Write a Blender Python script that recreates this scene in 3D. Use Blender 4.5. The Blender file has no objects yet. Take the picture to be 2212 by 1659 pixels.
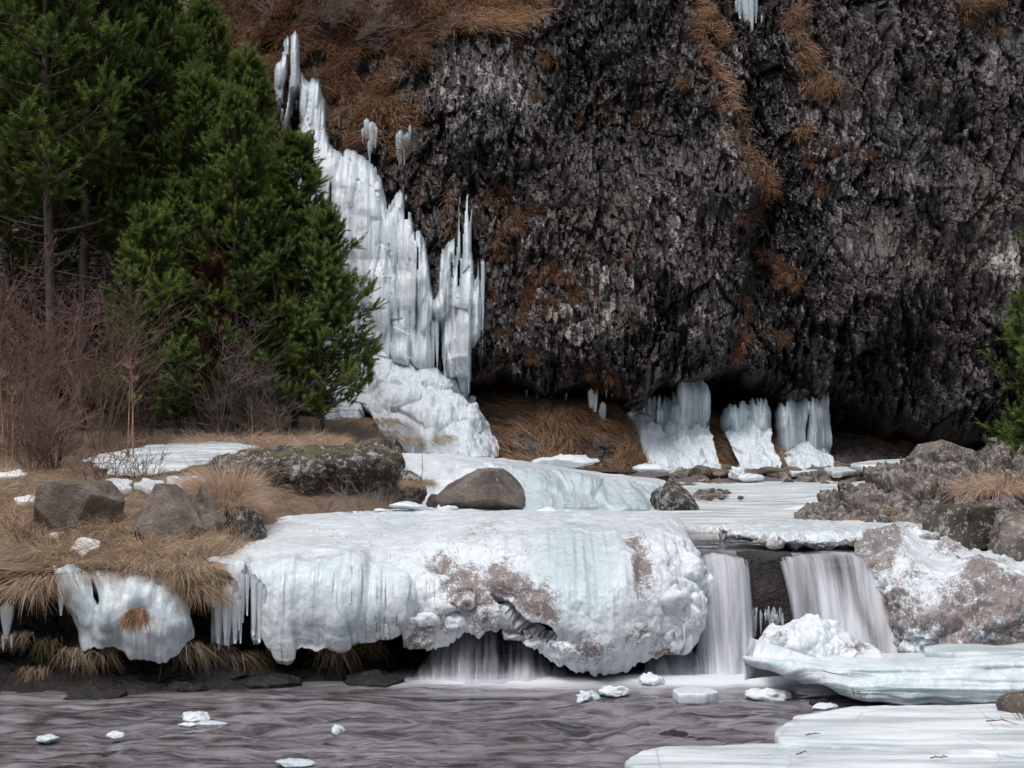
import bpy, bmesh, math, random
import numpy as np
from mathutils import Vector, Matrix

# ------------------------------------------------------------------ camera, sky, sun, exposure
SC = bpy.context.scene
COL = SC.collection
F, CX, CY, EYE = 3450.0, 1106.0, 829.5, 3.0      # focal length / centre of the picture (2212 x 1659 units), eye height

cam_data = bpy.data.cameras.new('camera')
cam_data.sensor_width = 36.0
cam_data.lens = 36.0 * F / 2212.0
cam_data.clip_end = 600.0
cam_data.clip_start = 0.1
cam = bpy.data.objects.new('camera', cam_data)
COL.objects.link(cam)
cam.location = (0, 0, EYE)
cam.rotation_euler = (math.radians(90), 0, 0)
SC.camera = cam

SUN_EL, SUN_AZ = math.radians(66), math.radians(215)     # azimuth from +Y towards +X: behind the camera, to the left
world = bpy.data.worlds.new('World')
SC.world = world
world.use_nodes = True
wn = world.node_tree.nodes; wl = world.node_tree.links
wn.clear()
sky = wn.new('ShaderNodeTexSky'); sky.sky_type = 'NISHITA'; sky.sun_disc = False
sky.sun_elevation = SUN_EL; sky.sun_rotation = SUN_AZ
sky.air_density = 1.0; sky.dust_density = 3.0; sky.ozone_density = 1.0
hs = wn.new('ShaderNodeHueSaturation'); hs.inputs['Saturation'].default_value = 0.42
bg = wn.new('ShaderNodeBackground'); bg.inputs['Strength'].default_value = 0.108
wo = wn.new('ShaderNodeOutputWorld')
wl.new(sky.outputs[0], hs.inputs['Color']); wl.new(hs.outputs[0], bg.inputs['Color']); wl.new(bg.outputs[0], wo.inputs[0])

sun_data = bpy.data.lights.new('sun', 'SUN')
sun_data.energy = 1.5
sun_data.angle = math.radians(25)
sun_data.color = (1.0, 0.96, 0.92)
sun = bpy.data.objects.new('sun', sun_data)
COL.objects.link(sun)
sd = Vector((math.sin(SUN_AZ) * math.cos(SUN_EL), math.cos(SUN_AZ) * math.cos(SUN_EL), math.sin(SUN_EL)))
sun.rotation_euler = sd.to_track_quat('Z', 'Y').to_euler()
sun.location = sd * 60

SC.view_settings.view_transform = 'Standard'
SC.view_settings.look = 'None'
SC.view_settings.gamma = 1.0
SC.view_settings.use_curve_mapping = False
SC.view_settings.exposure = 0.44
SC.cycles.use_denoising = True
SC.cycles.max_bounces = 8
SC.cycles.transparent_max_bounces = 16

# ------------------------------------------------------------------ numeric helpers
RNG = np.random.default_rng(11)
random.seed(5)

def P(x, y, d):
    x, y, d = np.broadcast_arrays(np.asarray(x, float), np.asarray(y, float), np.asarray(d, float))
    return np.stack([(x - CX) / F * d, d, EYE - (y - CY) / F * d], -1)
def pic(p):                                   # where a point of the place falls, in picture units
    return CX + F * p[..., 0] / p[..., 1], CY - F * (p[..., 2] - EYE) / p[..., 1]
def sstep(a, b, x):
    t = np.clip((np.asarray(x, float) - a) / (b - a), 0, 1)
    return t * t * (3 - 2 * t)
M32 = np.int64(0xffffffff)
def hsh(ix, iy, iz, s=0):
    n = (ix * 374761393 + iy * 668265263 + iz * 1274126177 + np.int64(s) * 974634777) & M32
    n = ((n ^ (n >> 13)) * 1103515245) & M32
    n = ((n ^ (n >> 15)) * 668265263) & M32
    n = n ^ (n >> 16)
    return (n & M32) / 4294967295.0
def vnoise(p, s=0):
    p = np.asarray(p, float)
    i = np.floor(p).astype(np.int64); f = p - i
    f = f * f * f * (f * (f * 6 - 15) + 10)
    r = 0
    for a in (0, 1):
        wx = f[..., 0] if a else 1 - f[..., 0]
        for b in (0, 1):
            wy = f[..., 1] if b else 1 - f[..., 1]
            for c in (0, 1):
                wz = f[..., 2] if c else 1 - f[..., 2]
                r = r + wx * wy * wz * hsh(i[..., 0] + a, i[..., 1] + b, i[..., 2] + c, s)
    return r * 2 - 1
def fbm(p, o=4, s=0, g=0.5):
    p = np.asarray(p, float)
    r = 0; a = 1.0; t = 0
    for k in range(o):
        r = r + a * vnoise(p, s + k * 7); t += a; a *= g; p = p * 2.03 + 3.7
    return r / t
def cells2(x, z, s=0):
    """nearest jittered cell: distance, second distance, offsets and three random numbers of the cell"""
    ix, iz = np.floor(x).astype(np.int64), np.floor(z).astype(np.int64)
    b1 = np.full(x.shape, 9.0); b2 = b1.copy()
    dx = np.zeros(x.shape); dz = dx.copy(); r1 = dx.copy(); r2 = dx.copy(); r3 = dx.copy()
    for a in (-1, 0, 1):
        for c in (-1, 0, 1):
            jx, jz = ix + a, iz + c
            ux = x - jx - hsh(jx, jz, 0, s); uz = z - jz - hsh(jx, jz, 1, s)
            q = ux * ux + uz * uz
            m = q < b1
            b2 = np.where(m, b1, np.minimum(b2, q)); b1 = np.where(m, q, b1)
            dx = np.where(m, ux, dx); dz = np.where(m, uz, dz)
            r1 = np.where(m, hsh(jx, jz, 2, s), r1); r2 = np.where(m, hsh(jx, jz, 3, s), r2); r3 = np.where(m, hsh(jx, jz, 4, s), r3)
    return np.sqrt(b1), np.sqrt(b2), dx, dz, r1, r2, r3
def cells3(p, s=0):
    i = np.floor(p).astype(np.int64)
    b1 = np.full(p.shape[:-1], 9.0); r1 = np.zeros(b1.shape)
    for a in (-1, 0, 1):
        for b in (-1, 0, 1):
            for c in (-1, 0, 1):
                j = i + np.array([a, b, c])
                q = 0
                for k in range(3):
                    u = p[..., k] - j[..., k] - hsh(j[..., 0], j[..., 1], j[..., 2], s + k)
                    q = q + u * u
                m = q < b1
                b1 = np.where(m, q, b1); r1 = np.where(m, hsh(j[..., 0], j[..., 1], j[..., 2], s + 5), r1)
    return np.sqrt(b1), r1
def facets(x, z, s=0):
    f1, f2, dx, dz, r1, r2, r3 = cells2(x, z, s)
    return (r1 - .5) + 1.5 * ((r2 - .5) * dx + (r3 - .5) * dz), r1, f2 - f1
def bulges(p, s=0):
    f1, r = cells3(p, s)
    return np.sqrt(np.clip(1 - f1 * f1, 0, 1)) * (.55 + .45 * r)
def catmull(n, m):
    """m x n matrix: m samples of a Catmull-Rom curve through n points"""
    t = np.linspace(0, n - 1, m); W = np.zeros((m, n))
    for k, tt in enumerate(t):
        i = min(int(tt), n - 2); f = tt - i
        w = [-.5 * f + f * f - .5 * f ** 3, 1 - 2.5 * f * f + 1.5 * f ** 3, .5 * f + 2 * f * f - 1.5 * f ** 3, -.5 * f * f + .5 * f ** 3]
        for q, ww in zip((i - 1, i, i + 1, i + 2), w):
            W[k, min(max(q, 0), n - 1)] += ww
    return W
def loft(keys, nu, nv):
    """keys: columns of (x, y, depth); returns nu x nv points and their u, v"""
    K = np.array(keys, float)
    W = P(K[..., 0], K[..., 1], K[..., 2])
    A, B = catmull(K.shape[0], nu), catmull(K.shape[1], nv)
    pts = np.einsum('ua,abk,vb->uvk', A, W, B)
    u, v = np.meshgrid(np.linspace(0, 1, nu), np.linspace(0, 1, nv), indexing='ij')
    return pts, u, v
def gnormal(p):
    a = np.gradient(p, axis=0); b = np.gradient(p, axis=1)
    n = np.cross(a, b); n /= np.linalg.norm(n, axis=-1, keepdims=True) + 1e-12
    return n
def facing(n, p):                              # make normals look towards the open side (towards -Y / up)
    s = np.sign(np.mean(n[..., 1] * -1 + n[..., 2] * .6))
    return n * (s if s else 1)

# ------------------------------------------------------------------ mesh and object helpers
def make_mesh(name, V, faces, smooth=True, attrs=None):
    me = bpy.data.meshes.new(name)
    V = np.ascontiguousarray(V, dtype=np.float32).reshape(-1, 3)
    faces = [np.asarray(f, dtype=np.int32) for f in faces if len(f)]
    use = np.zeros(len(V), bool)
    for f in faces: use[f.ravel()] = True
    if not use.all():
        mp = np.cumsum(use) - 1; faces = [mp[f].astype(np.int32) for f in faces]
        attrs = {k: np.ravel(a)[use] for k, a in (attrs or {}).items()}; V = V[use]
    me.vertices.add(len(V)); me.vertices.foreach_set('co', np.ascontiguousarray(V).ravel())
    idx = np.concatenate([f.ravel() for f in faces])
    tot = np.concatenate([np.full(len(f), f.shape[1], np.int32) for f in faces])
    st = np.concatenate([[0], np.cumsum(tot)[:-1]]).astype(np.int32)
    me.loops.add(len(idx)); me.loops.foreach_set('vertex_index', idx)
    me.polygons.add(len(tot)); me.polygons.foreach_set('loop_start', st)
    me.polygons.foreach_set('use_smooth', np.full(len(tot), bool(smooth)))
    me.update(calc_edges=True)
    for k, a in (attrs or {}).items():
        at = me.attributes.new(k, 'FLOAT', 'POINT'); at.data.foreach_set('value', np.ascontiguousarray(a, dtype=np.float32).ravel())
    return me
def tag(o, label=None, cat=None, group=None, kind=None):
    if label: o['label'] = label
    if cat: o['category'] = cat
    if group: o['group'] = group
    if kind: o['kind'] = kind
    return o
def put(name, me, m, parent=None, loc=(0, 0, 0), rot=(0, 0, 0), scale=(1, 1, 1)):
    o = bpy.data.objects.new(name, me); COL.objects.link(o)
    if m is not None and me is not None and not me.materials: me.materials.append(m)
    o.parent = parent; o.location = loc; o.rotation_euler = rot; o.scale = scale
    return o
def thing(name, loc, label, cat, group=None, rot=0, scale=1.0):
    o = bpy.data.objects.new(name, None); COL.objects.link(o)
    o.empty_display_size = .1
    o.location = loc; o.rotation_euler = (0, 0, rot); o.scale = (scale,) * 3 if np.isscalar(scale) else scale
    return tag(o, label, cat, group)
def base_of(V):
    V = V.reshape(-1, 3)
    return np.array([(V[:, 0].min() + V[:, 0].max()) / 2, (V[:, 1].min() + V[:, 1].max()) / 2, V[:, 2].min()])
def solid(name, V, faces, m, parent=None, smooth=True, attrs=None, origin=None):
    """one mesh object whose points are given in place; its origin goes to its base (or to its thing's base)"""
    V = np.asarray(V, float).reshape(-1, 3)
    if parent is not None:
        me = make_mesh(name, V - np.array(parent.location), faces, smooth, attrs); return put(name, me, m, parent)
    b = base_of(V) if origin is None else np.array(origin, float)
    return put(name, make_mesh(name, V - b, faces, smooth, attrs), m, None, tuple(b))
def gfaces(nu, nv, mask=None):
    i = np.arange(nu * nv).reshape(nu, nv)
    q = np.stack([i[:-1, :-1], i[1:, :-1], i[1:, 1:], i[:-1, 1:]], -1)
    return q[mask] if mask is not None else q.reshape(-1, 4)
def shell(pts, n, t, keep=None, back=False):
    """a sheet of points with thickness t behind it, closed round its rim and round its holes"""
    nu, nv = pts.shape[:2]
    fr = gfaces(nu, nv, keep)
    N = nu * nv
    V = np.concatenate([pts.reshape(-1, 3), (pts - n * (t[..., None] if not np.isscalar(t) else t)).reshape(-1, 3)])
    e = np.concatenate([fr[:, [0, 1]], fr[:, [1, 2]], fr[:, [2, 3]], fr[:, [3, 0]]])
    key = np.sort(e, 1); key = key[:, 0].astype(np.int64) * N + key[:, 1]
    _, inv, cnt = np.unique(key, return_inverse=True, return_counts=True)
    b = e[cnt[inv] == 1]
    side = np.stack([b[:, 1], b[:, 0], b[:, 0] + N, b[:, 1] + N], -1)
    return V, [fr, fr[:, ::-1] + N, side] if back else [fr, side]
def tubes(segs, k=4):
    """segs: rows of p0, p1, r0, r1 -> tapered prisms"""
    S = np.array(segs, float).reshape(-1, 8)
    p0, p1, r0, r1 = S[:, :3], S[:, 3:6], S[:, 6], S[:, 7]
    d = p1 - p0; d /= np.linalg.norm(d, axis=1, keepdims=True) + 1e-9
    a = np.where(np.abs(d[:, 2:3]) < .9, np.array([[0, 0, 1.]]), np.array([[1., 0, 0]]))
    x = np.cross(d, a); x /= np.linalg.norm(x, axis=1, keepdims=True) + 1e-9
    y = np.cross(d, x)
    ang = np.arange(k) * 2 * math.pi / k
    ring = np.cos(ang)[None, :, None] * x[:, None] + np.sin(ang)[None, :, None] * y[:, None]
    V = np.concatenate([p0[:, None] + ring * r0[:, None, None], p1[:, None] + ring * r1[:, None, None]], 1)
    n = len(S); b = np.arange(n)[:, None] * 2 * k; j = np.arange(k)[None]; jn = (j + 1) % k
    Fq = np.stack([b + j, b + jn, b + k + jn, b + k + j], -1).reshape(-1, 4)
    return V.reshape(-1, 3), Fq
def blades(base, dirn, length, width, bend, levels=4, tone=None, rnd=None):
    """curved tapering grass blades; bend is added to the direction as the blade grows"""
    rnd = rnd or RNG
    n = len(base); d = dirn / (np.linalg.norm(dirn, axis=1, keepdims=True) + 1e-9)
    side = np.cross(d, rnd.normal(size=(n, 3))); side /= np.linalg.norm(side, axis=1, keepdims=True) + 1e-9
    p = base.copy(); rows = []
    for k in range(levels):
        w = width * (1 - k / (levels - 1) * .9)
        if k < levels - 1:
            rows += [p - side * w[:, None] / 2, p + side * w[:, None] / 2]
        else: rows += [p.copy()]
        dd = d + bend * (k + 1) / (levels - 1)
        dd /= np.linalg.norm(dd, axis=1, keepdims=True) + 1e-9
        p = p + dd * (length / (levels - 1))[:, None]
    m = len(rows)
    V = np.stack(rows, 1); b = np.arange(n)[:, None] * m
    q = []
    for k in range(levels - 2):
        q.append(np.stack([b[:, 0] + 2 * k, b[:, 0] + 2 * k + 1, b[:, 0] + 2 * k + 3, b[:, 0] + 2 * k + 2], -1))
    t = np.stack([b[:, 0] + m - 3, b[:, 0] + m - 2, b[:, 0] + m - 1], -1)
    if tone is None: tone = rnd.random(n)
    tone = np.repeat(np.asarray(tone, float)[:, None], m, 1)
    up = np.repeat(np.minimum(np.arange(m) // 2, levels - 1)[None] / (levels - 1), n, 0)
    return V.reshape(-1, 3), [np.concatenate(q), t], {'tone': tone.ravel(), 'up': up.ravel()}
def join(parts):
    """join (V, faces, attrs) triples into one"""
    Vs, Fs, As, o = [], {}, {}, 0
    for V, fs, at in parts:
        V = V.reshape(-1, 3); Vs.append(V)
        for f in fs:
            if len(f): Fs.setdefault(f.shape[1], []).append(np.asarray(f) + o)
        for k, a in at.items(): As.setdefault(k, []).append(np.ravel(a))
        o += len(V)
    return np.concatenate(Vs), [np.concatenate(f) for f in Fs.values()], {k: np.concatenate(a) for k, a in As.items()}
def unit_ico(sub):
    bm = bmesh.new(); bmesh.ops.create_icosphere(bm, subdivisions=sub, radius=1)
    bm.verts.ensure_lookup_table()
    V = np.array([v.co[:] for v in bm.verts]); Fc = np.array([[v.index for v in f.verts] for f in bm.faces]); bm.free()
    return V, Fc
ICO = {s: unit_ico(s) for s in (3, 4, 5, 6)}

# ------------------------------------------------------------------ materials
class NB:
    def __init__(s, name):
        s.m = bpy.data.materials.new(name); s.m.use_nodes = True
        s.t = s.m.node_tree; s.t.nodes.clear()
        s.out = s.t.nodes.new('ShaderNodeOutputMaterial')
        s.pos = s.n('ShaderNodeNewGeometry').outputs['Position']
    def n(s, typ, **kw):
        nd = s.t.nodes.new(typ)
        for k, v in kw.items():
            if k in nd.inputs: s.set(nd.inputs[k], v)
            else: setattr(nd, k, v)
        return nd
    def set(s, sock, v):
        if isinstance(v, bpy.types.NodeSocket): s.t.links.new(v, sock)
        elif isinstance(v, tuple) and len(v) == 3 and sock.type == 'RGBA': sock.default_value = (*v, 1)
        else: sock.default_value = v
    def attr(s, name): return s.n('ShaderNodeAttribute', attribute_name=name).outputs['Fac']
    def noise(s, scale, detail=4, rough=.55, vec=None, stretch=None, dist=0.0):
        v = vec or s.pos
        if stretch:
            mp = s.n('ShaderNodeMapping'); s.set(mp.inputs['Vector'], v); mp.inputs['Scale'].default_value = stretch; v = mp.outputs[0]
        nd = s.n('ShaderNodeTexNoise'); s.set(nd.inputs['Vector'], v)
        nd.inputs['Scale'].default_value = scale; nd.inputs['Detail'].default_value = detail; nd.inputs['Roughness'].default_value = rough
        nd.inputs['Distortion'].default_value = dist
        return nd.outputs['Fac']
    def voro(s, scale, feature='F1', out='Distance', vec=None):
        nd = s.n('ShaderNodeTexVoronoi', feature=feature); s.set(nd.inputs['Vector'], vec or s.pos); nd.inputs['Scale'].default_value = scale
        return nd.outputs[out]
    def ramp(s, f, a, b, lo=0., hi=1.):
        nd = s.n('ShaderNodeMapRange', interpolation_type='SMOOTHSTEP')
        s.set(nd.inputs[0], f)
        for i, v in zip((1, 2, 3, 4), (a, b, lo, hi)): nd.inputs[i].default_value = v
        return nd.outputs[0]
    def math(s, op, a, b=0.):
        nd = s.n('ShaderNodeMath', operation=op); s.set(nd.inputs[0], a); s.set(nd.inputs[1], b); nd.use_clamp = False
        return nd.outputs[0]
    def mul(s, a, b): return s.math('MULTIPLY', a, b)
    def mix(s, f, a, b):
        nd = s.n('ShaderNodeMix', data_type='RGBA'); s.set(nd.inputs[0], f); s.set(nd.inputs[6], a); s.set(nd.inputs[7], b)
        return nd.outputs[2]
    def nz(s):
        g = s.n('ShaderNodeNewGeometry'); x = s.n('ShaderNodeSeparateXYZ'); s.set(x.inputs[0], g.outputs['Normal']); return x.outputs['Z']
    def bump(s, h, strength=.3, dist=.02):
        nd = s.n('ShaderNodeBump'); s.set(nd.inputs['Height'], h); nd.inputs['Strength'].default_value = strength; nd.inputs['Distance'].default_value = dist
        return nd.outputs[0]
    def bsdf(s, **kw):
        nd = s.n('ShaderNodeBsdfPrincipled')
        for k, v in kw.items(): s.set(nd.inputs[k.replace('_', ' ')], v)
        return nd
    def done(s, shader):
        s.t.links.new(shader.outputs[0] if hasattr(shader, 'outputs') else shader, s.out.inputs['Surface']); return s.m

def mat_ice(name, blue=(.52, .62, .655), white=(.735, .78, .82), dirt_col=(.095, .066, .058), sss=.3, rough=.16):
    """ice: attributes cloud (0 clear bluish, 1 snowy white) and dirt (grit frozen in)"""
    b = NB(name)
    cl = b.attr('cloud'); dt = b.attr('dirt')
    n1 = b.noise(2.2, 6, .62, dist=.8); n2 = b.noise(16, 5, .68); st = b.noise(3.0, 5, .62, stretch=(5., 5., .8), dist=.4)
    c = b.mix(b.ramp(b.math('ADD', b.mul(cl, .9), b.mul(b.math('SUBTRACT', b.math('ADD', n1, st), 1.0), 1.5)), .10, .80), blue, white)
    c = b.mix(b.mul(b.ramp(b.math('ADD', n1, b.mul(n2, .35)), .62, .84), .55), c, (.50, .55, .60))
    c = b.mix(b.mul(b.ramp(n2, .56, .72), .35), c, (.60, .65, .70))
    c = b.mix(b.ramp(b.math('ADD', cl, b.mul(b.math('SUBTRACT', n2, .5), .8)), .06, -.5), c, (.17, .185, .21))
    sp = b.noise(46, 4, .75); sp2 = b.noise(8, 5, .7, dist=.5)
    dm = b.ramp(b.math('ADD', dt, b.math('ADD', b.mul(b.math('SUBTRACT', sp, .5), 2.4), b.mul(b.math('SUBTRACT', sp2, .5), 2.2))), .40, .95)
    dm = b.mul(dm, b.ramp(dt, .03, .3))
    c = b.mix(b.mul(dm, .92), c, b.mix(b.ramp(sp, .35, .65), dirt_col, (.27, .21, .195)))
    h = b.math('ADD', b.mul(n2, .55), b.math('ADD', b.mul(sp, .12), b.mul(st, 1.0)))
    nm = b.bump(h, .6, .035)
    r = b.math('ADD', rough, b.math('ADD', b.mul(cl, .22), b.mul(dm, .35)))
    return b.done(b.bsdf(Base_Color=c, Roughness=r, Normal=nm, Subsurface_Weight=sss, Subsurface_Radius=(.75, .92, 1.), Subsurface_Scale=.05, IOR=1.31, Specular_IOR_Level=.5, Coat_Weight=.35, Coat_Roughness=.08, Coat_IOR=1.31))
M_ICE = mat_ice('ice')
M_ICEFALL = mat_ice('icefall_ice', blue=(.42, .515, .555), white=(.70, .755, .80), sss=.25, rough=.16)
def mat_sheet():
    b = NB('flat_river_ice')
    st = b.noise(1.6, 6, .62, stretch=(.35, 2.6, 1.)); s2 = b.noise(5, 5, .6, stretch=(.3, 3., 1.)); n2 = b.noise(26, 4, .7)
    c = b.mix(b.ramp(st, .36, .62), (.42, .485, .51), (.74, .77, .79))
    c = b.mix(b.mul(b.ramp(s2, .58, .7), .7), c, (.82, .845, .86))
    crk = b.voro(.9, 'DISTANCE_TO_EDGE', 'Distance', vec=None)
    c = b.mix(b.mul(b.ramp(crk, .012, .0), .5), c, (.33, .37, .40))
    c = b.mix(b.mul(b.ramp(b.noise(.9, 4, .6), .56, .72), .45), c, (.44, .44, .45))
    c = b.mix(b.mul(b.ramp(n2, .66, .78), .25), c, (.3, .27, .26))
    dt = b.attr('dirt'); c = b.mix(b.mul(dt, b.ramp(n2, .38, .6)), c, (.24, .19, .17))
    return b.done(b.bsdf(Base_Color=c, Roughness=b.ramp(st, .3, .7, .22, .5), Normal=b.bump(b.math('ADD', s2, b.mul(n2, .4)), .35, .02), Subsurface_Weight=.2, Subsurface_Radius=(.6, .9, 1.), Subsurface_Scale=.04, IOR=1.31))
M_SHEET = mat_sheet()
def mat_snow():
    b = NB('old_snow')
    n = b.noise(30, 4, .7); c = b.mix(n, (.72, .75, .78), (.86, .87, .89))
    return b.done(b.bsdf(Base_Color=c, Roughness=.6, Normal=b.bump(n, .5, .02), Subsurface_Weight=.2, Subsurface_Radius=(.8, .9, 1.), Subsurface_Scale=.03))
M_SNOW = mat_snow()
def mat_cliff():
    b = NB('basalt_cliff')
    cell = b.attr('cell'); brown = b.attr('brown'); veg = b.attr('veg'); lich_glint = b.attr('lichen'); wet = b.attr('wet')
    n1 = b.noise(1.1, 5, .6); n2 = b.noise(9, 5, .65); n3 = b.noise(34, 4, .7)
    c = b.mix(cell, (.0070, .0062, .0060), (.090, .077, .072))
    c = b.mix(b.mul(b.ramp(n1, .38, .66), .5), c, (.018, .016, .016))
    c = b.mix(b.mul(brown, b.ramp(n2, .3, .7, .3, .85)), c, (.105, .086, .080))
    l = b.ramp(b.math('ADD', b.math('ADD', b.mul(lich_glint, .20), b.mul(cell, .22)), b.math('ADD', b.mul(b.noise(4.2, 5, .65, stretch=(1.6, 1.6, .28)), .55), b.mul(b.noise(17, 4, .7, stretch=(1.5, 1.5, .7)), .5))), .75, .90)
    c = b.mix(b.mul(l, .9), c, (.40, .37, .36))  # pale lichen specks, doubling as painted glints where facets catch the sky
    c = b.mix(b.mul(b.ramp(b.noise(3.2, 6, .7, stretch=(2.4, 2.4, .16)), .62, .78), .35), c, (.20, .178, .168))
    c = b.mix(b.mul(b.ramp(b.noise(5.5, 4, .7), .64, .76), .5), c, (.055, .058, .016))
    c = b.mix(b.mul(wet, .6), c, (.010, .010, .013))
    c = b.mix(b.mul(veg, .95), c, b.mix(n2, (.034, .021, .015), (.125, .080, .055)))
    c = b.mix(b.mul(b.mul(veg, b.ramp(b.noise(1.7, 4, .6), .56, .68)), .7), c, (.075, .075, .016))
    r = b.ramp(b.math('ADD', n2, b.mul(wet, -.25)), .3, .75, .25, .7)
    return b.done(b.bsdf(Base_Color=c, Roughness=r, Normal=b.bump(b.math('ADD', n2, b.mul(n3, .5)), .6, .04), Specular_IOR_Level=.5))
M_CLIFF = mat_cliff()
def mat_rock(name, dark=(.075, .062, .056), light=(.19, .165, .15), lichen=.5, moss=.6, scale=1., orange=0., wet=.6):
    b = NB(name)
    n1 = b.noise(2.3 * scale, 6, .6); n2 = b.noise(13 * scale, 5, .7); n3 = b.noise(60 * scale, 3, .7)
    c = b.mix(b.ramp(n1, .32, .7), dark, light)
    c = b.mix(b.mul(b.ramp(n2, .4, .75), .5), c, tuple(v * .45 for v in dark))
    c = b.mix(b.mul(b.ramp(n3, .58, .7), .35), c, tuple(v * 1.5 for v in light))
    sp = b.ramp(b.math('ADD', b.noise(9 * scale, 5, .7), b.math('ADD', b.mul(b.noise(38 * scale, 4, .75), .6), b.mul(b.noise(1.7 * scale, 3, .6), .35))), 1.17 - .22 * lichen, 1.28 - .22 * lichen)
    c = b.mix(b.mul(sp, min(.85, lichen * 1.2)), c, (.42, .40, .39))
    if orange: c = b.mix(b.mul(b.ramp(b.noise(4.2 * scale, 5, .7), .6, .72), orange), c, (.10, .085, .02))
    if moss:
        mm = b.ramp(b.math('ADD', b.nz(), b.mul(b.math('SUBTRACT', n1, .5), 1.3)), .86, 1.08)
        c = b.mix(b.mul(mm, moss), c, b.mix(n3, (.05, .048, .012), (.15, .125, .03)))
    return b.done(b.bsdf(Base_Color=c, Roughness=wet, Normal=b.bump(b.math('ADD', b.mul(n1, .6), b.math('ADD', n2, b.mul(n3, .4))), .75, .05)))
M_BOULDER = mat_rock('brown_boulder', dark=(.070, .055, .047), light=(.22, .178, .152), lichen=.5, moss=.0)
M_GREY = mat_rock('grey_boulder', dark=(.085, .068, .056), light=(.27, .222, .185), lichen=.4, moss=.85)
M_MOSSY = mat_rock('mossy_boulder', dark=(.020, .016, .012), light=(.088, .071, .052), lichen=.8, moss=.9, scale=1.2, orange=.7)
M_OUTCROP = mat_rock('outcrop_rock', dark=(.055, .043, .037), light=(.25, .20, .175), lichen=.9, moss=.45, scale=1.5, orange=.25)
M_WET = mat_rock('wet_black_rock', dark=(.008, .007, .007), light=(.032, .028, .027), lichen=0., moss=.0, scale=1.3, wet=.32)
def mat_soil():
    b = NB('bank_soil')
    n1 = b.noise(1.3, 5, .6); n2 = b.noise(18, 4, .7); st = b.attr('stone')
    c = b.mix(n2, (.075, .052, .037), (.26, .19, .135))
    c = b.mix(b.mul(b.ramp(n1, .55, .7), .6), c, (.075, .072, .022))
    c = b.mix(st, c, b.mix(n2, (.06, .055, .055), (.2, .18, .175)))
    return b.done(b.bsdf(Base_Color=c, Roughness=.85, Normal=b.bump(n2, .8, .05)))
M_SOIL = mat_soil(); mat_unseen_hill = M_SOIL
def mat_grass(name, cols, rough=.7):
    b = NB(name)
    t = b.attr('tone'); up = b.attr('up')
    cr = b.n('ShaderNodeValToRGB'); b.set(cr.inputs[0], b.math('ADD', b.mul(t, .8), b.mul(b.noise(1.4, 3, .6), .3)))
    els = cr.color_ramp.elements
    while len(els) < len(cols): els.new(.5)
    for i, c in enumerate(cols): els[i].position = i / (len(cols) - 1); els[i].color = (*c, 1)
    d = b.n('ShaderNodeBsdfDiffuse'); b.set(d.inputs[0], cr.outputs[0])
    tr = b.n('ShaderNodeBsdfTranslucent'); b.set(tr.inputs[0], cr.outputs[0])
    mx = b.n('ShaderNodeMixShader'); mx.inputs[0].default_value = .25
    b.t.links.new(d.outputs[0], mx.inputs[1]); b.t.links.new(tr.outputs[0], mx.inputs[2])
    return b.done(mx)
M_GRASS = mat_grass('dry_grass', [(.13, .08, .052), (.33, .225, .155), (.50, .37, .27), (.66, .53, .41), (.27, .245, .10)])
M_GRASS_PALE = mat_grass('pale_dry_grass', [(.28, .185, .13), (.50, .36, .265), (.66, .51, .40), (.72, .58, .46)])
M_GRASS_RUST = mat_grass('rusty_dry_grass', [(.06, .032, .020), (.20, .108, .064), (.37, .225, .138), (.56, .385, .26)])
M_GRASS_TUFT = mat_grass('rusty_tuft_grass', [(.05, .024, .014), (.14, .066, .036), (.24, .13, .078), (.32, .20, .13)])
M_GRASS_SLOPE = mat_grass('golden_slope_grass', [(.075, .045, .028), (.24, .145, .09), (.44, .29, .185), (.62, .45, .31)])
M_GRASS_GREEN = mat_grass('greenish_grass', [(.06, .065, .02), (.15, .145, .045), (.30, .24, .11), (.42, .31, .19)])
def mat_needles():
    b = NB('pine_needles')
    t = b.attr('tone'); up = b.attr('up')
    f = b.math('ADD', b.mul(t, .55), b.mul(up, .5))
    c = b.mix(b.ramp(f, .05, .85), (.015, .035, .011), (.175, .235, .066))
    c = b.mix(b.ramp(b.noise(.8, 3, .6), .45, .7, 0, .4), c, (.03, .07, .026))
    d = b.n('ShaderNodeBsdfDiffuse'); b.set(d.inputs[0], c)
    tr = b.n('ShaderNodeBsdfTranslucent'); b.set(tr.inputs[0], c)
    mx = b.n('ShaderNodeMixShader'); mx.inputs[0].default_value = .3
    b.t.links.new(d.outputs[0], mx.inputs[1]); b.t.links.new(tr.outputs[0], mx.inputs[2])
    return b.done(mx)
M_NEEDLE = mat_needles()
def mat_plain(name, a, c2, scale=8, rough=.8, stretch=None):
    b = NB(name); n = b.noise(scale, 5, .65, stretch=stretch)
    return b.done(b.bsdf(Base_Color=b.mix(b.ramp(n, .3, .7), a, c2), Roughness=rough, Normal=b.bump(n, .6, .02)))
M_BARK = mat_plain('pine_bark', (.045, .034, .029), (.15, .115, .10), 14, .85, (1, 1, .25))
M_TWIG = mat_plain('shrub_twigs', (.095, .052, .042), (.27, .165, .138), 3)
M_TWIGGREY = mat_plain('grey_dead_twigs', (.13, .10, .088), (.30, .24, .21), 3)
M_DEADNEEDLE = mat_plain('dead_red_needles', (.05, .018, .011), (.15, .045, .024), 6)
M_STALK = mat_plain('dry_stalks', (.19, .12, .075), (.40, .27, .18), 6)
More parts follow.
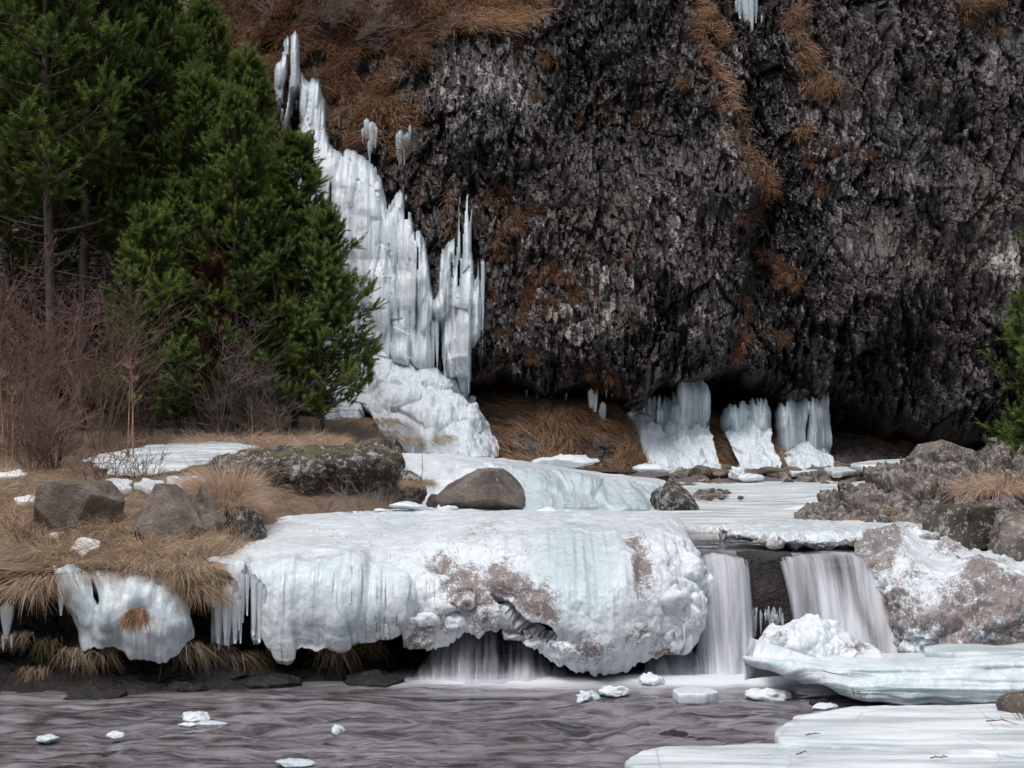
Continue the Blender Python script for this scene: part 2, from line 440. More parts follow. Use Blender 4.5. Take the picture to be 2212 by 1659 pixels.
def mat_river():
    b = NB('river_water')
    fo = b.attr('foam')
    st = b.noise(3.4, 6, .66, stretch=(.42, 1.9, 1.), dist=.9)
    c = b.mix(b.ramp(st, .34, .66), (.034, .030, .034), (.225, .20, .216))  # streaky noise puts the light and dark of waves into the water colour
    c = b.mix(fo, c, (.68, .70, .74))
    r = b.math('ADD', .11, b.mul(fo, .5))
    return b.done(b.bsdf(Base_Color=c, Roughness=r, IOR=1.33, Specular_IOR_Level=.5, Normal=b.bump(b.noise(5, 3, .5, stretch=(.5, 1.5, 1.)), .12, .05)))
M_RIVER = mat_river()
def mat_fall():
    b = NB('falling_water')
    u = b.attr('u'); v = b.attr('v'); th = b.attr('thick')
    cx = b.n('ShaderNodeCombineXYZ'); b.set(cx.inputs[0], u); b.set(cx.inputs[1], v)
    s1 = b.noise(1., 4, .6, vec=cx.outputs[0], stretch=(7., .8, 1.), dist=.4); s2 = b.noise(1., 3, .6, vec=cx.outputs[0], stretch=(26., 1.0, 1.), dist=.25)
    a = b.ramp(b.math('ADD', b.mul(b.math('ADD', b.mul(s1, 1.3), b.mul(s2, .7)), .62), b.math('SUBTRACT', th, .5)), .36, .98)
    d = b.n('ShaderNodeBsdfDiffuse'); b.set(d.inputs[0], (.83, .845, .88))
    tr = b.n('ShaderNodeBsdfTranslucent'); b.set(tr.inputs[0], (.7, .73, .80))
    m1 = b.n('ShaderNodeMixShader'); m1.inputs[0].default_value = .3
    b.t.links.new(d.outputs[0], m1.inputs[1]); b.t.links.new(tr.outputs[0], m1.inputs[2])
    tp = b.n('ShaderNodeBsdfTransparent'); tp.inputs[0].default_value = (.80, .80, .82, 1)
    m2 = b.n('ShaderNodeMixShader'); b.set(m2.inputs[0], a)
    b.t.links.new(tp.outputs[0], m2.inputs[1]); b.t.links.new(m1.outputs[0], m2.inputs[2])
    return b.done(m2)
M_FALL = mat_fall()

# ------------------------------------------------------------------ the lie of the land
def interp(x, xs, ys): return np.interp(x, xs, ys)
def bank_edge(d):                                # where the left bank ends, in metres across, by depth
    return interp(d, [15, 16, 18.5, 19.5, 21, 22.5, 25, 28, 33, 40], [-3.1, -3.05, -2.95, -2.7, -1.35, -1.45, -1.7, -1.5, -1., -1.])
def gz(x, d):
    x = np.asarray(x, float); d = np.asarray(d, float)
    zl = interp(d, [15, 15.8, 17, 19, 22.5, 26, 30, 34, 44], [1.05, 1.14, 1.30, 1.50, 1.84, 2.08, 2.3, 2.5, 3.0])
    zc = interp(d, [15, 17, 20, 28, 29.6, 31, 33, 60], [.95, .98, 1.06, 1.1, 1.22, 1.38, 1.42, 1.45])
    w = sstep(-.35 - 1.3 * sstep(23.5, 26, d), .55, x - bank_edge(d))
    zl = zl - .24 * np.exp(-((x + 2.3) / 1.1) ** 2 - ((d - 20.0) / .9) ** 2)
    z = zl * (1 - w) + zc * w
    n = fbm(np.stack([x * .9, d * .9, x * 0], -1), 4, 3)
    return z + n * .10 * (1 - w) + n * .035 * w
def on_ground(x, y, d, lift=0.):                 # picture x and depth -> point on the ground
    X = (np.asarray(x, float) - CX) / F * d
    return np.stack([X, np.broadcast_to(d, X.shape), gz(X, d) + lift], -1)
def front(x):                                    # depth at which the terrace drops to the river
    sx = CX + F * np.asarray(x, float) / 16.5
    return interp(sx, [-500, 0, 400, 800, 900, 2000, 2150, 2600], [15.75, 15.85, 16.0, 16.4, 17.3, 17.3, 16.9, 16.5])

# riverbed: the low ground under everything, out to the horizon
n = 60
gx, gy = np.meshgrid(np.linspace(-300, 300, n), np.linspace(-300, 300, n), indexing='ij')
tag(solid('ground', np.stack([gx, gy, np.full(gx.shape, -1.2) + 0.15 * vnoise(np.stack([gx, gy, gx * 0], -1) * .05)], -1), [gfaces(n, n)], M_WET),
    'dark low ground under the river and the banks', kind='structure')

# added hill, unseen behind the viewer, blocking low sky light from the front
n = 90
gx, gy = np.meshgrid(np.linspace(-120, 120, n), np.linspace(0, 1, n), indexing='ij')
dd_ = -9 - 70 * gy
hz_ = -.8 + 30 * sstep(0, 1, gy) + 2.5 * fbm(np.stack([gx * .08, dd_ * .08, gx * 0], -1), 4, 401) * sstep(0, .15, gy)
tag(solid('unseen_hill', np.stack([gx, dd_, hz_], -1), [gfaces(n, n)], mat_unseen_hill, attrs={'stone': gx * 0}), 'brown slope added unseen behind the viewer to block low sky light', kind='structure')

# upper terrace
nx, ny = 240, 150
ux = np.linspace(-22, 22, nx); t = np.linspace(0, 1, ny) ** 1.35
X = np.repeat(ux[:, None], ny, 1); D = front(X) + .02 + t[None] * (44 - front(X))
Z = gz(X, D) + .05 * fbm(np.stack([X * 4, D * 4, X * 0], -1), 3, 8)
stone = sstep(.1, .7, X - bank_edge(D))
sf, _, _ = facets(X * 2.6, D * 2.2, 9); Z = Z + sf * .16 * stone * sstep(27.5, 29, D)
tag(solid('river_terrace', np.stack([X, D, Z], -1), [gfaces(nx, ny)], M_SOIL, attrs={'stone': stone}, origin=(0, 30, 1)),
    'brown grassy terrace above the river reaching to the cliff foot', kind='structure')

# black wet rock face under the terrace
nu, nv = 380, 72
us = np.linspace(-700, 2900, nu)
X = (us - CX) / F * 16.5; v = np.linspace(0, 1, nv)
fr = front(X)
Z0 = gz(X, fr + .05) - .02
prof_d = np.interp(v, [0, .12, .35, .6, .8, .92, 1], [0, .12, .38, .42, .18, -.25, -.75]); prof_z = np.interp(v, [0, .12, .35, .6, .8, .92, 1], [1, .93, .72, .42, .16, .03, -.12])
lip = sstep(850, 900, us)
PX = np.repeat(X[:, None], nv, 1); PD = fr[:, None] + .06 + prof_d[None] * (1 - .55 * lip[:, None]); PZ = prof_z[None] * Z0[:, None]
fa, _, _ = facets(PX * 2.6, PZ * 3.4 + PD, 21); fb, _, _ = facets(PX * 7, PZ * 9 + PD * 3, 22)
amp = sstep(0, .1, v)[None]
PD = PD - amp * (fa * .22 + fb * .07); PZ = PZ + amp * fb * .02
tag(solid('river_bank', np.stack([PX, PD, PZ], -1), [gfaces(nu, nv)], M_WET, smooth=False, origin=(0, 16, 0)),
    'black wet rock bank undercut above the river', kind='structure')

# ------------------------------------------------------------------ cliff
YS = np.array([-460, -100, 0, 200, 400, 600, 700, 780, 826, 862, 900, 940, 980, 1060.])
XS = [-900, 0, 400, 600, 880, 1030, 1250, 1450, 1585, 1655, 1800, 1950, 2100, 2250, 3100]
L0 = [41, 37.5, 36.5, 34.9, 33.7, 32.8, 32.5, 32.3, 32.2, 32.2, 32.2, 32.2, 32.2, 32.2]
L1 = [40, 36.5, 35.5, 34.2, 32.9, 32.2, 32.0, 31.9, 32.0, 32.3, 32.7, 33, 33, 33]
L2 = [39, 35.4, 34.6, 33.2, 32.3, 31.6, 31.3, 31.1, 31.3, 33.3, 34.2, 34.6, 34.6, 34.6]
R1 = [39.2, 36.2, 35.6, 34.6, 33.9, 33.2, 32.6, 32.2, 32.0, 32.6, 34.0, 34.6, 34.6, 34.6]
R2 = [38.5, 35.6, 34.9, 34.1, 33.4, 32.7, 32.4, 32.3, 32.4, 32.7, 33.3, 34.6, 35.4, 35.4]
R3 = [38, 34.9, 34.2, 33.3, 32.5, 32.15, 32.2, 32.3, 32.35, 32.4, 32.5, 33.0, 35.4, 36]
TAB = np.array([L0, L0, L0, L1, L1, L2, L2, L2, [a + .35 for a in L2], R1, R2, R3, R3, R3, R3])
def gully(y): return np.interp(y, [-400, 0, 150, 280, 350, 410, 470, 560, 800, 1100], [1460, 1512, 1556, 1592, 1622, 1650, 1625, 1605, 1592, 1590])
def cliff_d(x, y):
    x = np.asarray(x, float); y = np.asarray(y, float)
    y = y + 30 * sstep(740, 800, y) * sstep(1000, 900, y) * (vnoise(np.stack([x * .011, x * 0, x * 0], -1), 46) + .5 * vnoise(np.stack([x * .035, x * 0, x * 0], -1), 47))
    g = gully(y)
    xx = x + (1620 - g) * np.exp(-((x - g) / 260.) ** 2)
    fx = np.clip(np.interp(xx, XS, np.arange(len(XS))), 0, len(XS) - 1.001); fy = np.clip(np.interp(y, YS, np.arange(len(YS))), 0, len(YS) - 1.001)
    i = fx.astype(int); j = fy.astype(int); a = fx - i; b = fy - j
    a = a * a * (3 - 2 * a)
    return TAB[i, j] * (1 - a) * (1 - b) + TAB[i + 1, j] * a * (1 - b) + TAB[i, j + 1] * (1 - a) * b + TAB[i + 1, j + 1] * a * b
def cliff_big(x, y):                           # the cliff without its facets
    p = P(x, y, cliff_d(x, y)); return cliff_d(x, y) - .55 * fbm(p * .45, 4, 43)
def blob(x, y, pts):
    """soft union of (cx, cy, rx, ry, weight) patches"""
    r = np.zeros(np.shape(x))
    for cx, cy, rx, ry, w in pts:
        r = np.maximum(r, w * np.exp(-(((x - cx) / rx) ** 2 + ((y - cy) / ry) ** 2)))
    return r
def veg_mask(x, y, p):
    """turf and matted grass growing on the cliff"""
    w = fbm(p * 1.1, 4, 31) * 55
    xx, yy = x + w, y + w * .8
    m = sstep(18, -12, yy - np.interp(xx, [-500, 480, 700, 880, 950, 1050, 1120, 1190, 1260], [500, 420, 330, 120, 75, 70, 85, 55, -60]))
    m = np.maximum(m, blob(xx, yy, [(790, 120, 110, 120, 1.2), (820, 220, 80, 90, 1.1), (760, 250, 50, 80, 1.), (860, 330, 32, 60, .9), (650, 170, 60, 120, .9), (560, 100, 90, 120, 1.1)]))
    g = gully(yy)
    m = np.maximum(m, 1.15 * np.exp(-((xx - g + 4) / (22 + 5 * np.sin(yy * .045))) ** 2) * sstep(440, 400, yy))
    m = np.maximum(m, blob(xx, yy, [(1728, 60, 24, 45, 1.1), (1740, 120, 20, 40, 1.0), (1770, 185, 45, 26, 1.1), (1805, 205, 45, 22, 1.1), (1735, 290, 30, 22, .9), (1745, 320, 26, 24, .8),
                                    (940, 440, 50, 60, .8), (1000, 640, 30, 70, .3), (1080, 500, 22, 60, .6), (1180, 610, 60, 40, .55), (2100, 20, 60, 22, .8)]))
    brk = sstep(-.42, -.02, fbm(p * 1.9, 4, 33))
    top = sstep(120, 60, y)
    return np.clip(m, 0, 1) * np.maximum(brk, top)
xg = np.concatenate([np.linspace(-700, -60, 26)[:-1], np.linspace(-60, 470, 60)[:-1], np.linspace(470, 2270, 560), np.linspace(2270, 2900, 26)[1:]])
yg = np.concatenate([np.linspace(-460, -50, 22)[:-1], np.linspace(-50, 1060, 380)])
SX, SY = np.meshgrid(xg, yg, indexing='ij')
p0 = P(SX, SY, cliff_d(SX, SY))
wv = np.stack([fbm(p0 * .35, 3, 41), fbm(p0 * .35, 3, 42)], -1)
big = fbm(p0 * .45, 4, 43)
ax, az = p0[..., 0] + wv[..., 0] * .25, p0[..., 2] + wv[..., 1] * .25
ridge = 1 - np.abs(fbm(np.stack([p0[..., 0] * .55, p0[..., 1] * .2, p0[..., 2] * .13], -1), 3, 45))
f0, c0, e0 = facets(ax * .55 + .25 * fbm(p0 * .8, 2, 48), az * .30 + .15 * ax, 50)
f1, c1, e1 = facets(ax * 1.5, az * .75, 51)
f2, c2, e2 = facets(ax * 4.4 + 3, az * 1.5, 52)
f3, c3, e3 = facets(ax * 10 + 7, az * 3.6, 53)
f4, c4, e4 = facets(ax * 20 + 2, az * 8, 54)
veg = veg_mask(SX, SY, p0)
rough = .75 + .35 * sstep(560, 780, SY) - .4 * veg
rough = rough * np.clip(1.0 + 1.1 * fbm(p0 * .7, 3, 49), .35, 1.5)
disp = big * .55 + (ridge - .75) * .9 * (1 - veg) + (1 - veg) * (f0 * .22 - .05 * sstep(.07, 0, e0) - .03 * sstep(.08, 0, e1)) + f1 * .28 * rough + f2 * .22 * rough + f3 * .20 * rough + f4 * .06 * rough - rough * (.02 * sstep(.16, 0, e2) + .04 * sstep(.2, 0, e3))
disp = disp + veg * .18 * (1 + fbm(p0 * 2.2, 3, 44))
pts = p0.copy(); pts[..., 1] -= disp; pts[..., 2] += (f2 * .05 + f3 * .03) * (1 - veg)
CLIFF_PTS = pts; CLIFF_VEG = veg
back = pts[:, :1].copy(); back[..., 1] += 60; back[..., 2] += 2
allp = np.concatenate([back, pts], 1)
def pad(a): return np.concatenate([a[:, :1], a], 1)
brown = np.clip(blob(SX, SY, [(1330, 500, 190, 190, .7), (2060, 560, 200, 80, 1.2), (2140, 500, 80, 130, 1.2), (1500, 640, 130, 120, .35), (1560, 690, 80, 60, .5), (2100, 730, 110, 60, .5), (1250, 640, 120, 70, .5)]) + .25 * fbm(p0 * .8, 3, 61), 0, 1)
lich_glint = np.clip(.15 + .8 * blob(SX, SY, [(1000, 200, 160, 120, .8), (1260, 640, 160, 130, .95), (1580, 230, 50, 200, .8), (1800, 350, 120, 120, .75), (1900, 90, 120, 90, .5), (2170, 520, 40, 110, 1.1), (1400, 470, 70, 120, .6), (1800, 560, 80, 60, .5)]) + .35 * fbm(p0 * .9, 3, 62), 0, 1.2) * (1 - veg)
wet = np.clip(blob(SX, SY, [(1720, 480, 120, 190, 1.0), (1665, 200, 75, 190, 1.1), (1680, 700, 80, 90, .8), (1950, 800, 200, 120, .3), (960, 330, 80, 80, .4)]), 0, 1)
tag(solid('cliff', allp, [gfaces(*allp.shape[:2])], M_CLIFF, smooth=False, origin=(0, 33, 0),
          attrs={'cell': pad(np.clip(.40 * c3 + .30 * c2 + .3 * c4 + .25 * (c1 - .5), 0, 1) ** 1.3), 'brown': pad(brown), 'veg': pad(veg), 'lichen': pad(lich_glint), 'wet': pad(wet)}),
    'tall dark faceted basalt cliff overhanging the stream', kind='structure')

# slope of turf and rubble under the overhang
K = [[(640, 870, 33.5), (650, 900, 32.6), (650, 940, 31.6), (650, 985, 30.6), (650, 1020, 29.6)],
     [(900, 850, 33.8), (900, 885, 32.8), (900, 935, 31.8), (900, 990, 30.8), (900, 1020, 29.8)],
     [(1040, 820, 34.6), (1040, 855, 32.4), (1045, 905, 31.4), (1050, 985, 30.6), (1050, 1015, 29.9)],
     [(1200, 838, 34.4), (1200, 864, 32.2), (1200, 908, 31.3), (1205, 985, 30.5), (1205, 1018, 29.7)],
     [(1330, 850, 34.6), (1330, 876, 32.6), (1335, 924, 31.7), (1340, 995, 30.8), (1345, 1020, 29.9)],
     [(1450, 880, 34.8), (1450, 900, 33.4), (1450, 940, 32.4), (1450, 1000, 31.3), (1450, 1022, 30.4)],
     [(1540, 890, 34.8), (1545, 905, 33.4), (1550, 945, 32.4), (1555, 1003, 31.3), (1555, 1024, 30.4)],
     [(1680, 920, 34.8), (1685, 935, 33.6), (1690, 965, 32.6), (1695, 1006, 31.4), (1695, 1026, 30.4)],
     [(1800, 920, 35.2), (1800, 932, 34.0), (1800, 965, 33.0), (1800, 1005, 31.8), (1800, 1026, 30.4)],
     [(1980, 928, 35.6), (1980, 940, 34.4), (1980, 970, 33.4), (1980, 1008, 32.2), (1980, 1026, 30.6)],
     [(2200, 955, 35.8), (2200, 965, 34.6), (2200, 985, 33.6), (2200, 1010, 32.4), (2200, 1026, 30.6)],
     [(2500, 955, 35.8), (2500, 965, 34.6), (2500, 985, 33.6), (2500, 1010, 32.4), (2500, 1026, 30.6)]]
SL, u, v = loft(K, 480, 80)
f2_, cc2, _ = facets(SL[..., 0] * 4, SL[..., 2] * 4 + SL[..., 1], 71); f3_, cc3, _ = facets(SL[..., 0] * 9, SL[..., 2] * 8 + SL[..., 1] * 2, 72)
sxs, sys_ = pic(SL)
SL[..., 1] -= fbm(SL * .9, 3, 73) * .25 + f2_ * .14 + f3_ * .06
slope_veg = np.clip(sstep(1775, 1740, sxs) * (1 - blob(sxs, sys_, [(1140, 960, 34, 35, 1.), (1300, 960, 40, 50, 1.), (1040, 985, 40, 22, .7), (1270, 985, 50, 20, 1.)])) + blob(sxs, sys_, [(1950, 950, 90, 22, .7)]) + .3 * fbm(SL * 1.5, 3, 74), 0, 1)
SLOPE_PTS, SLOPE_VEG = SL, slope_veg
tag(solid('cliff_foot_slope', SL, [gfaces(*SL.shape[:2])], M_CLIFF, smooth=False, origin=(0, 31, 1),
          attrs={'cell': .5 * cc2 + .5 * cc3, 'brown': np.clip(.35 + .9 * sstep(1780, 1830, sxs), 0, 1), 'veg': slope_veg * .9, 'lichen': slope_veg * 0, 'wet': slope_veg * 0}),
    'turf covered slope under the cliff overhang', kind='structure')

# ------------------------------------------------------------------ water
nx, ny = 360, 220
X = np.linspace(-11, 11, nx)[:, None] * np.ones((1, ny)); t = np.linspace(0, 1, ny)
D = 9.0 + (18.2 - 9.0) * t[None] + 0 * X
q = np.stack([X, D, X * 0], -1)
warp = fbm(q * np.array([.5, .8, 1]), 3, 81)
q2 = np.stack([X * 1.15 + warp * 1.2, D * 3.3 + warp * 1.3, X * 0], -1)
rip = fbm(q2, 4, 82, .52)
rid = 1 - np.abs(fbm(q2 * .8 + 9, 3, 83))
sx, sy = pic(np.stack([X, D, X * 0 + .0], -1))
calm = sstep(16.2, 14.2, D) * .8 + .2
rip2 = fbm(np.stack([X * 3.2 + warp * 2, D * 7.5 + warp * 2, X * 0], -1), 3, 88)
Z = (rip * .08 + (rid - .75) * .05 + rip2 * .028) * calm
foam = np.clip(blob(sx, sy, [(1060, 1472, 190, 16, 1.7), (1150, 1478, 190, 14, 1.3), (1500, 1474, 220, 16, 1.6), (1650, 1478, 150, 13, 1.2), (1330, 1478, 120, 7, .6), (1690, 1580, 16, 24, .35)]) + .30 * (fbm(q * np.array([1.2, 3.5, 1]), 4, 84)) * sstep(13, 16, D) - .03, 0, 1)
Z = Z + foam * .05 * sstep(15, 16, D)
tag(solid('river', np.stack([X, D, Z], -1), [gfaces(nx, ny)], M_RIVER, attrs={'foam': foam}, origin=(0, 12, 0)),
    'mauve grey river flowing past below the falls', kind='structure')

# the stream above the falls
nx, ny = 120, 90
X = np.linspace(.9, 4.9, nx)[:, None] * np.ones((1, ny)); D = np.linspace(17.15, 21.5, ny)[None] + 0 * X
q = np.stack([X * 2.2, D * 1.6, X * 0], -1)
Z = 1.115 + fbm(q, 3, 86) * .03 * sstep(21, 18, D) - .07 * sstep(17.6, 17.15, D)
sx, sy = pic(np.stack([X, D, Z], -1))
foam = np.clip(blob(sx, sy, [(1850, 1192, 90, 10, .9), (1700, 1200, 80, 7, .5), (1610, 1190, 120, 5, .25)]) + .25 * fbm(q * np.array([.7, 2, 1]), 3, 87), 0, 1)
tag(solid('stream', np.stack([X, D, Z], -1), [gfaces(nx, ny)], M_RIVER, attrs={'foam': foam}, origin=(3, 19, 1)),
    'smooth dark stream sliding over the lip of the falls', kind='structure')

def fall_sheet(name, keys, thick_fn, label, nu=160, nv=60, parent=None, amp=.05):
    out_ = []
    for k_ in keys:
        x_, y_, d_ = k_[-1]; xm = (keys[0][-1][0] + keys[-1][-1][0]) / 2
        out_.append(list(k_) + [(xm + (x_ - xm) * 1.12, 1484 + 6 * math.sin(x_ * .05), 15.72)] if y_ > 1470 else list(k_) + [(x_, y_ + 25, d_ - .1)])
    pts, u, v = loft(out_, nu, nv)
    q = np.stack([pts[..., 0] * 5, v * 1.6, u * 0], -1)
    pts[..., 1] -= fbm(q, 4, len(label)) * amp * 2.4 * sstep(0, .2, v)
    pts[..., 0] += .05 * vnoise(np.stack([pts[..., 0] * 3, v * 2.5, u * 0], -1), 7) * sstep(.1, .5, v)
    pts[..., 2] += .05 * fbm(np.stack([pts[..., 0] * 4, u * 0, u * 0], -1), 3, 12) * (1 - sstep(.05, .3, v)) * (len(keys[0]) > 4)
    thk = thick_fn(u, v) if thick_fn else np.full(u.shape, .5)
    thk = thk + .22 * fbm(np.stack([pts[..., 0] * 2.6, v * 1.4, u * 0], -1), 3, 5 + len(label)) + .22 * sstep(.62, .82, v) - .75 * sstep(.88, 1, v)
    thk = thk - .45 * sstep(.07, 0, np.minimum(u, 1 - u)) * sstep(0, .15, v)
    at = {'u': (pts[..., 0] + .17 * len(label)), 'v': v, 'thick': thk}
    o = tag(solid(name, pts, [gfaces(nu, nv)], M_FALL, attrs=at), label, 'waterfall', 'falls pouring into the river')
    p2 = pts[::2, ::2].copy(); v2 = v[::2, ::2]; u2 = u[::2, ::2]
    p2[..., 1] -= (.05 + .10 * v2) + .10 * fbm(np.stack([p2[..., 0] * 4, v2 * 1.5, u2 * 0 + 5], -1), 3, 9)
    p2[..., 2] += .01
    m2 = make_mesh('strands', p2 - np.array(o.location), [gfaces(*p2.shape[:2])], True, {'u': p2[..., 0] + 7.3, 'v': v2 * 1.2, 'thick': thk[::2, ::2] - .16})
    put('strands', m2, M_FALL, o)
    return o
fall_sheet('waterfall', [[(1500, 1206, 17.25), (1502, 1225, 17.0), (1500, 1300, 16.75), (1490, 1400, 16.55), (1480, 1478, 16.3)],
                         [(1540, 1196, 17.3), (1545, 1215, 17.0), (1545, 1300, 16.7), (1540, 1400, 16.5), (1535, 1480, 16.2)],
                         [(1590, 1200, 17.3), (1590, 1220, 16.95), (1590, 1300, 16.7), (1590, 1400, 16.5), (1595, 1480, 16.2)],
                         [(1618, 1202, 17.3), (1620, 1220, 17.05), (1622, 1300, 16.85), (1628, 1400, 16.65), (1650, 1478, 16.4)]],
           lambda u, v: .50 + .10 * np.sin(u * 3.1) + .1 * v - .25 * sstep(.12, 0, v) - .35 * sstep(.12, 0, u), 'narrow veil of falling water left of the dark middle rock')
fall_sheet('waterfall', [[(1676, 1200, 17.3), (1680, 1216, 17.0), (1700, 1290, 16.75), (1712, 1360, 16.6), (1722, 1440, 16.45)],
                         [(1730, 1198, 17.3), (1738, 1212, 16.95), (1755, 1290, 16.6), (1770, 1360, 16.45), (1780, 1440, 16.3)],
                         [(1785, 1194, 17.3), (1795, 1208, 16.95), (1812, 1290, 16.6), (1825, 1360, 16.45), (1830, 1440, 16.3)],
                         [(1835, 1196, 17.3), (1845, 1212, 17.0), (1870, 1290, 16.7), (1895, 1360, 16.5), (1915, 1440, 16.35)],
                         [(1872, 1203, 17.3), (1898, 1235, 17.0), (1938, 1300, 16.75), (1960, 1380, 16.5), (1975, 1450, 16.35)]],
           lambda u, v: .57 + .34 * blob(u, v, [(.42, .75, .16, .4, 1.), (.85, .7, .12, .5, .8)]) - .30 * sstep(.14, 0, v) - .12 * blob(u, v, [(.68, .5, .06, .5, 1.), (.5, .25, .1, .1, .8)]), 'broad white fall pouring right of the dark middle rock', nu=220)
fall_sheet('waterfall', [[(935, 1330, 16.9), (930, 1380, 16.6), (900, 1430, 16.35), (880, 1478, 16.1)],
                         [(1010, 1320, 16.9), (1005, 1375, 16.45), (985, 1425, 16.2), (965, 1482, 15.95)],
                         [(1100, 1300, 16.9), (1105, 1370, 16.45), (1115, 1425, 16.2), (1130, 1482, 15.95)],
                         [(1180, 1330, 16.9), (1190, 1390, 16.6), (1230, 1440, 16.4), (1270, 1480, 16.15)]],
           lambda u, v: .50 + .38 * sstep(.4, 1., v) + .05 * np.sin(u * 9) - .2 * sstep(.1, 0, u) * (1 - v) - .3 * sstep(.75, .95, u) * (1 - v), 'low white fall fanning out under the dirty ice arch')
fall_sheet('waterfall', [[(1415, 1380, 16.9), (1410, 1410, 16.7), (1395, 1440, 16.5), (1385, 1478, 16.3)],
                         [(1455, 1375, 16.9), (1455, 1410, 16.6), (1450, 1440, 16.4), (1450, 1480, 16.15)],
                         [(1495, 1380, 16.9), (1500, 1410, 16.7), (1515, 1440, 16.5), (1535, 1480, 16.25)]],
           lambda u, v: .66 + .2 * v, 'small white fall under the end of the ice shelf', nu=80, nv=40)
# wet rock standing in the falls
def boulder(name, cx, by, w, h, d, label, m, seed=1, dep=None, cuts=9, rough=.10, sub=5, planes=(), flat=False, sink=.12, cat='boulder', group=None, lean=0., parent=None, rotz=0., zbase=None):
    """a rock of w x h picture units whose foot shows at (cx, by)"""
    V, Fc = ICO[sub]
    V = V.copy(); r = np.random.default_rng(seed)
    pl = list(planes)
    for k in range(cuts):
        nv_ = r.normal(size=3); nv_ /= np.linalg.norm(nv_); pl.append((*nv_, r.uniform(.62, .88)))
    for a, b, c, o in pl:
        nn = np.array([a, b, c], float); nn /= np.linalg.norm(nn)
        V -= np.maximum(0, V @ nn - o)[:, None] * nn
    lo, hi = V.min(0), V.max(0)
    V = (V - (lo + hi) / 2) / ((hi - lo) / 2)
    W, Hh = w / F * d, h / F * d; Dp = dep if dep else W * .8
    S = np.array([W / 2, Dp / 2, Hh / 2 * (1 + sink)])
    nn = V / np.linalg.norm(V, axis=1, keepdims=True)
    q = V * S
    sz = max(.15, min(W, Hh))
    nz_ = fbm(q / sz * 2.2 + seed * 3.1, 4, seed) * rough * sz + fbm(q / sz * 9 + seed, 3, seed + 3) * rough * .3 * sz
    q = q + nn * nz_[:, None]
    q[:, 0] += lean * (q[:, 2] / Hh) * W
    c_, s_ = math.cos(rotz), math.sin(rotz)
    q = np.stack([q[:, 0] * c_ - q[:, 1] * s_, q[:, 0] * s_ + q[:, 1] * c_, q[:, 2]], -1)
    b = P(cx, by, d)
    q = q + np.array([0, 0, Hh / 2 * (1 - sink)])
    if parent is None:
        o = put(name, make_mesh(name, q, [Fc], not flat), m, None, tuple(b))
        return tag(o, label, cat, group)
    return put(name, make_mesh(name, q + b - np.array(parent.location), [Fc], not flat), m, parent)

# ------------------------------------------------------------------ ice
def ice_attrs(n_total, front_n, cloud, dirt):
    return {'cloud': np.concatenate([cloud.ravel(), cloud.ravel()]), 'dirt': np.concatenate([dirt.ravel(), dirt.ravel() * .5])}
def ice_body(name, pts, disp, cloud, dirt, thick, m=None, parent=None, keep=None, smooth=True):
    n = facing(gnormal(pts), pts)
    back_n = n
    P2 = pts + n * disp[..., None]
    V, fs = shell(P2, back_n, thick, keep)
    N = pts.shape[0] * pts.shape[1]
    V[N:] = (pts - n * (thick[..., None] if not np.isscalar(thick) else thick)).reshape(-1, 3)
    return solid(name, V, fs, m or M_ICE, parent, smooth, ice_attrs(len(V), N, cloud, dirt))
def inpoly(x, y, poly):
    r = np.zeros(x.shape, bool); n = len(poly)
    for i in range(n):
        (x0, y0), (x1, y1) = poly[i], poly[(i + 1) % n]
        c = ((y0 > y) != (y1 > y)) & (x < (x1 - x0) * (y - y0) / (y1 - y0 + 1e-9) + x0)
        r ^= c
    return r

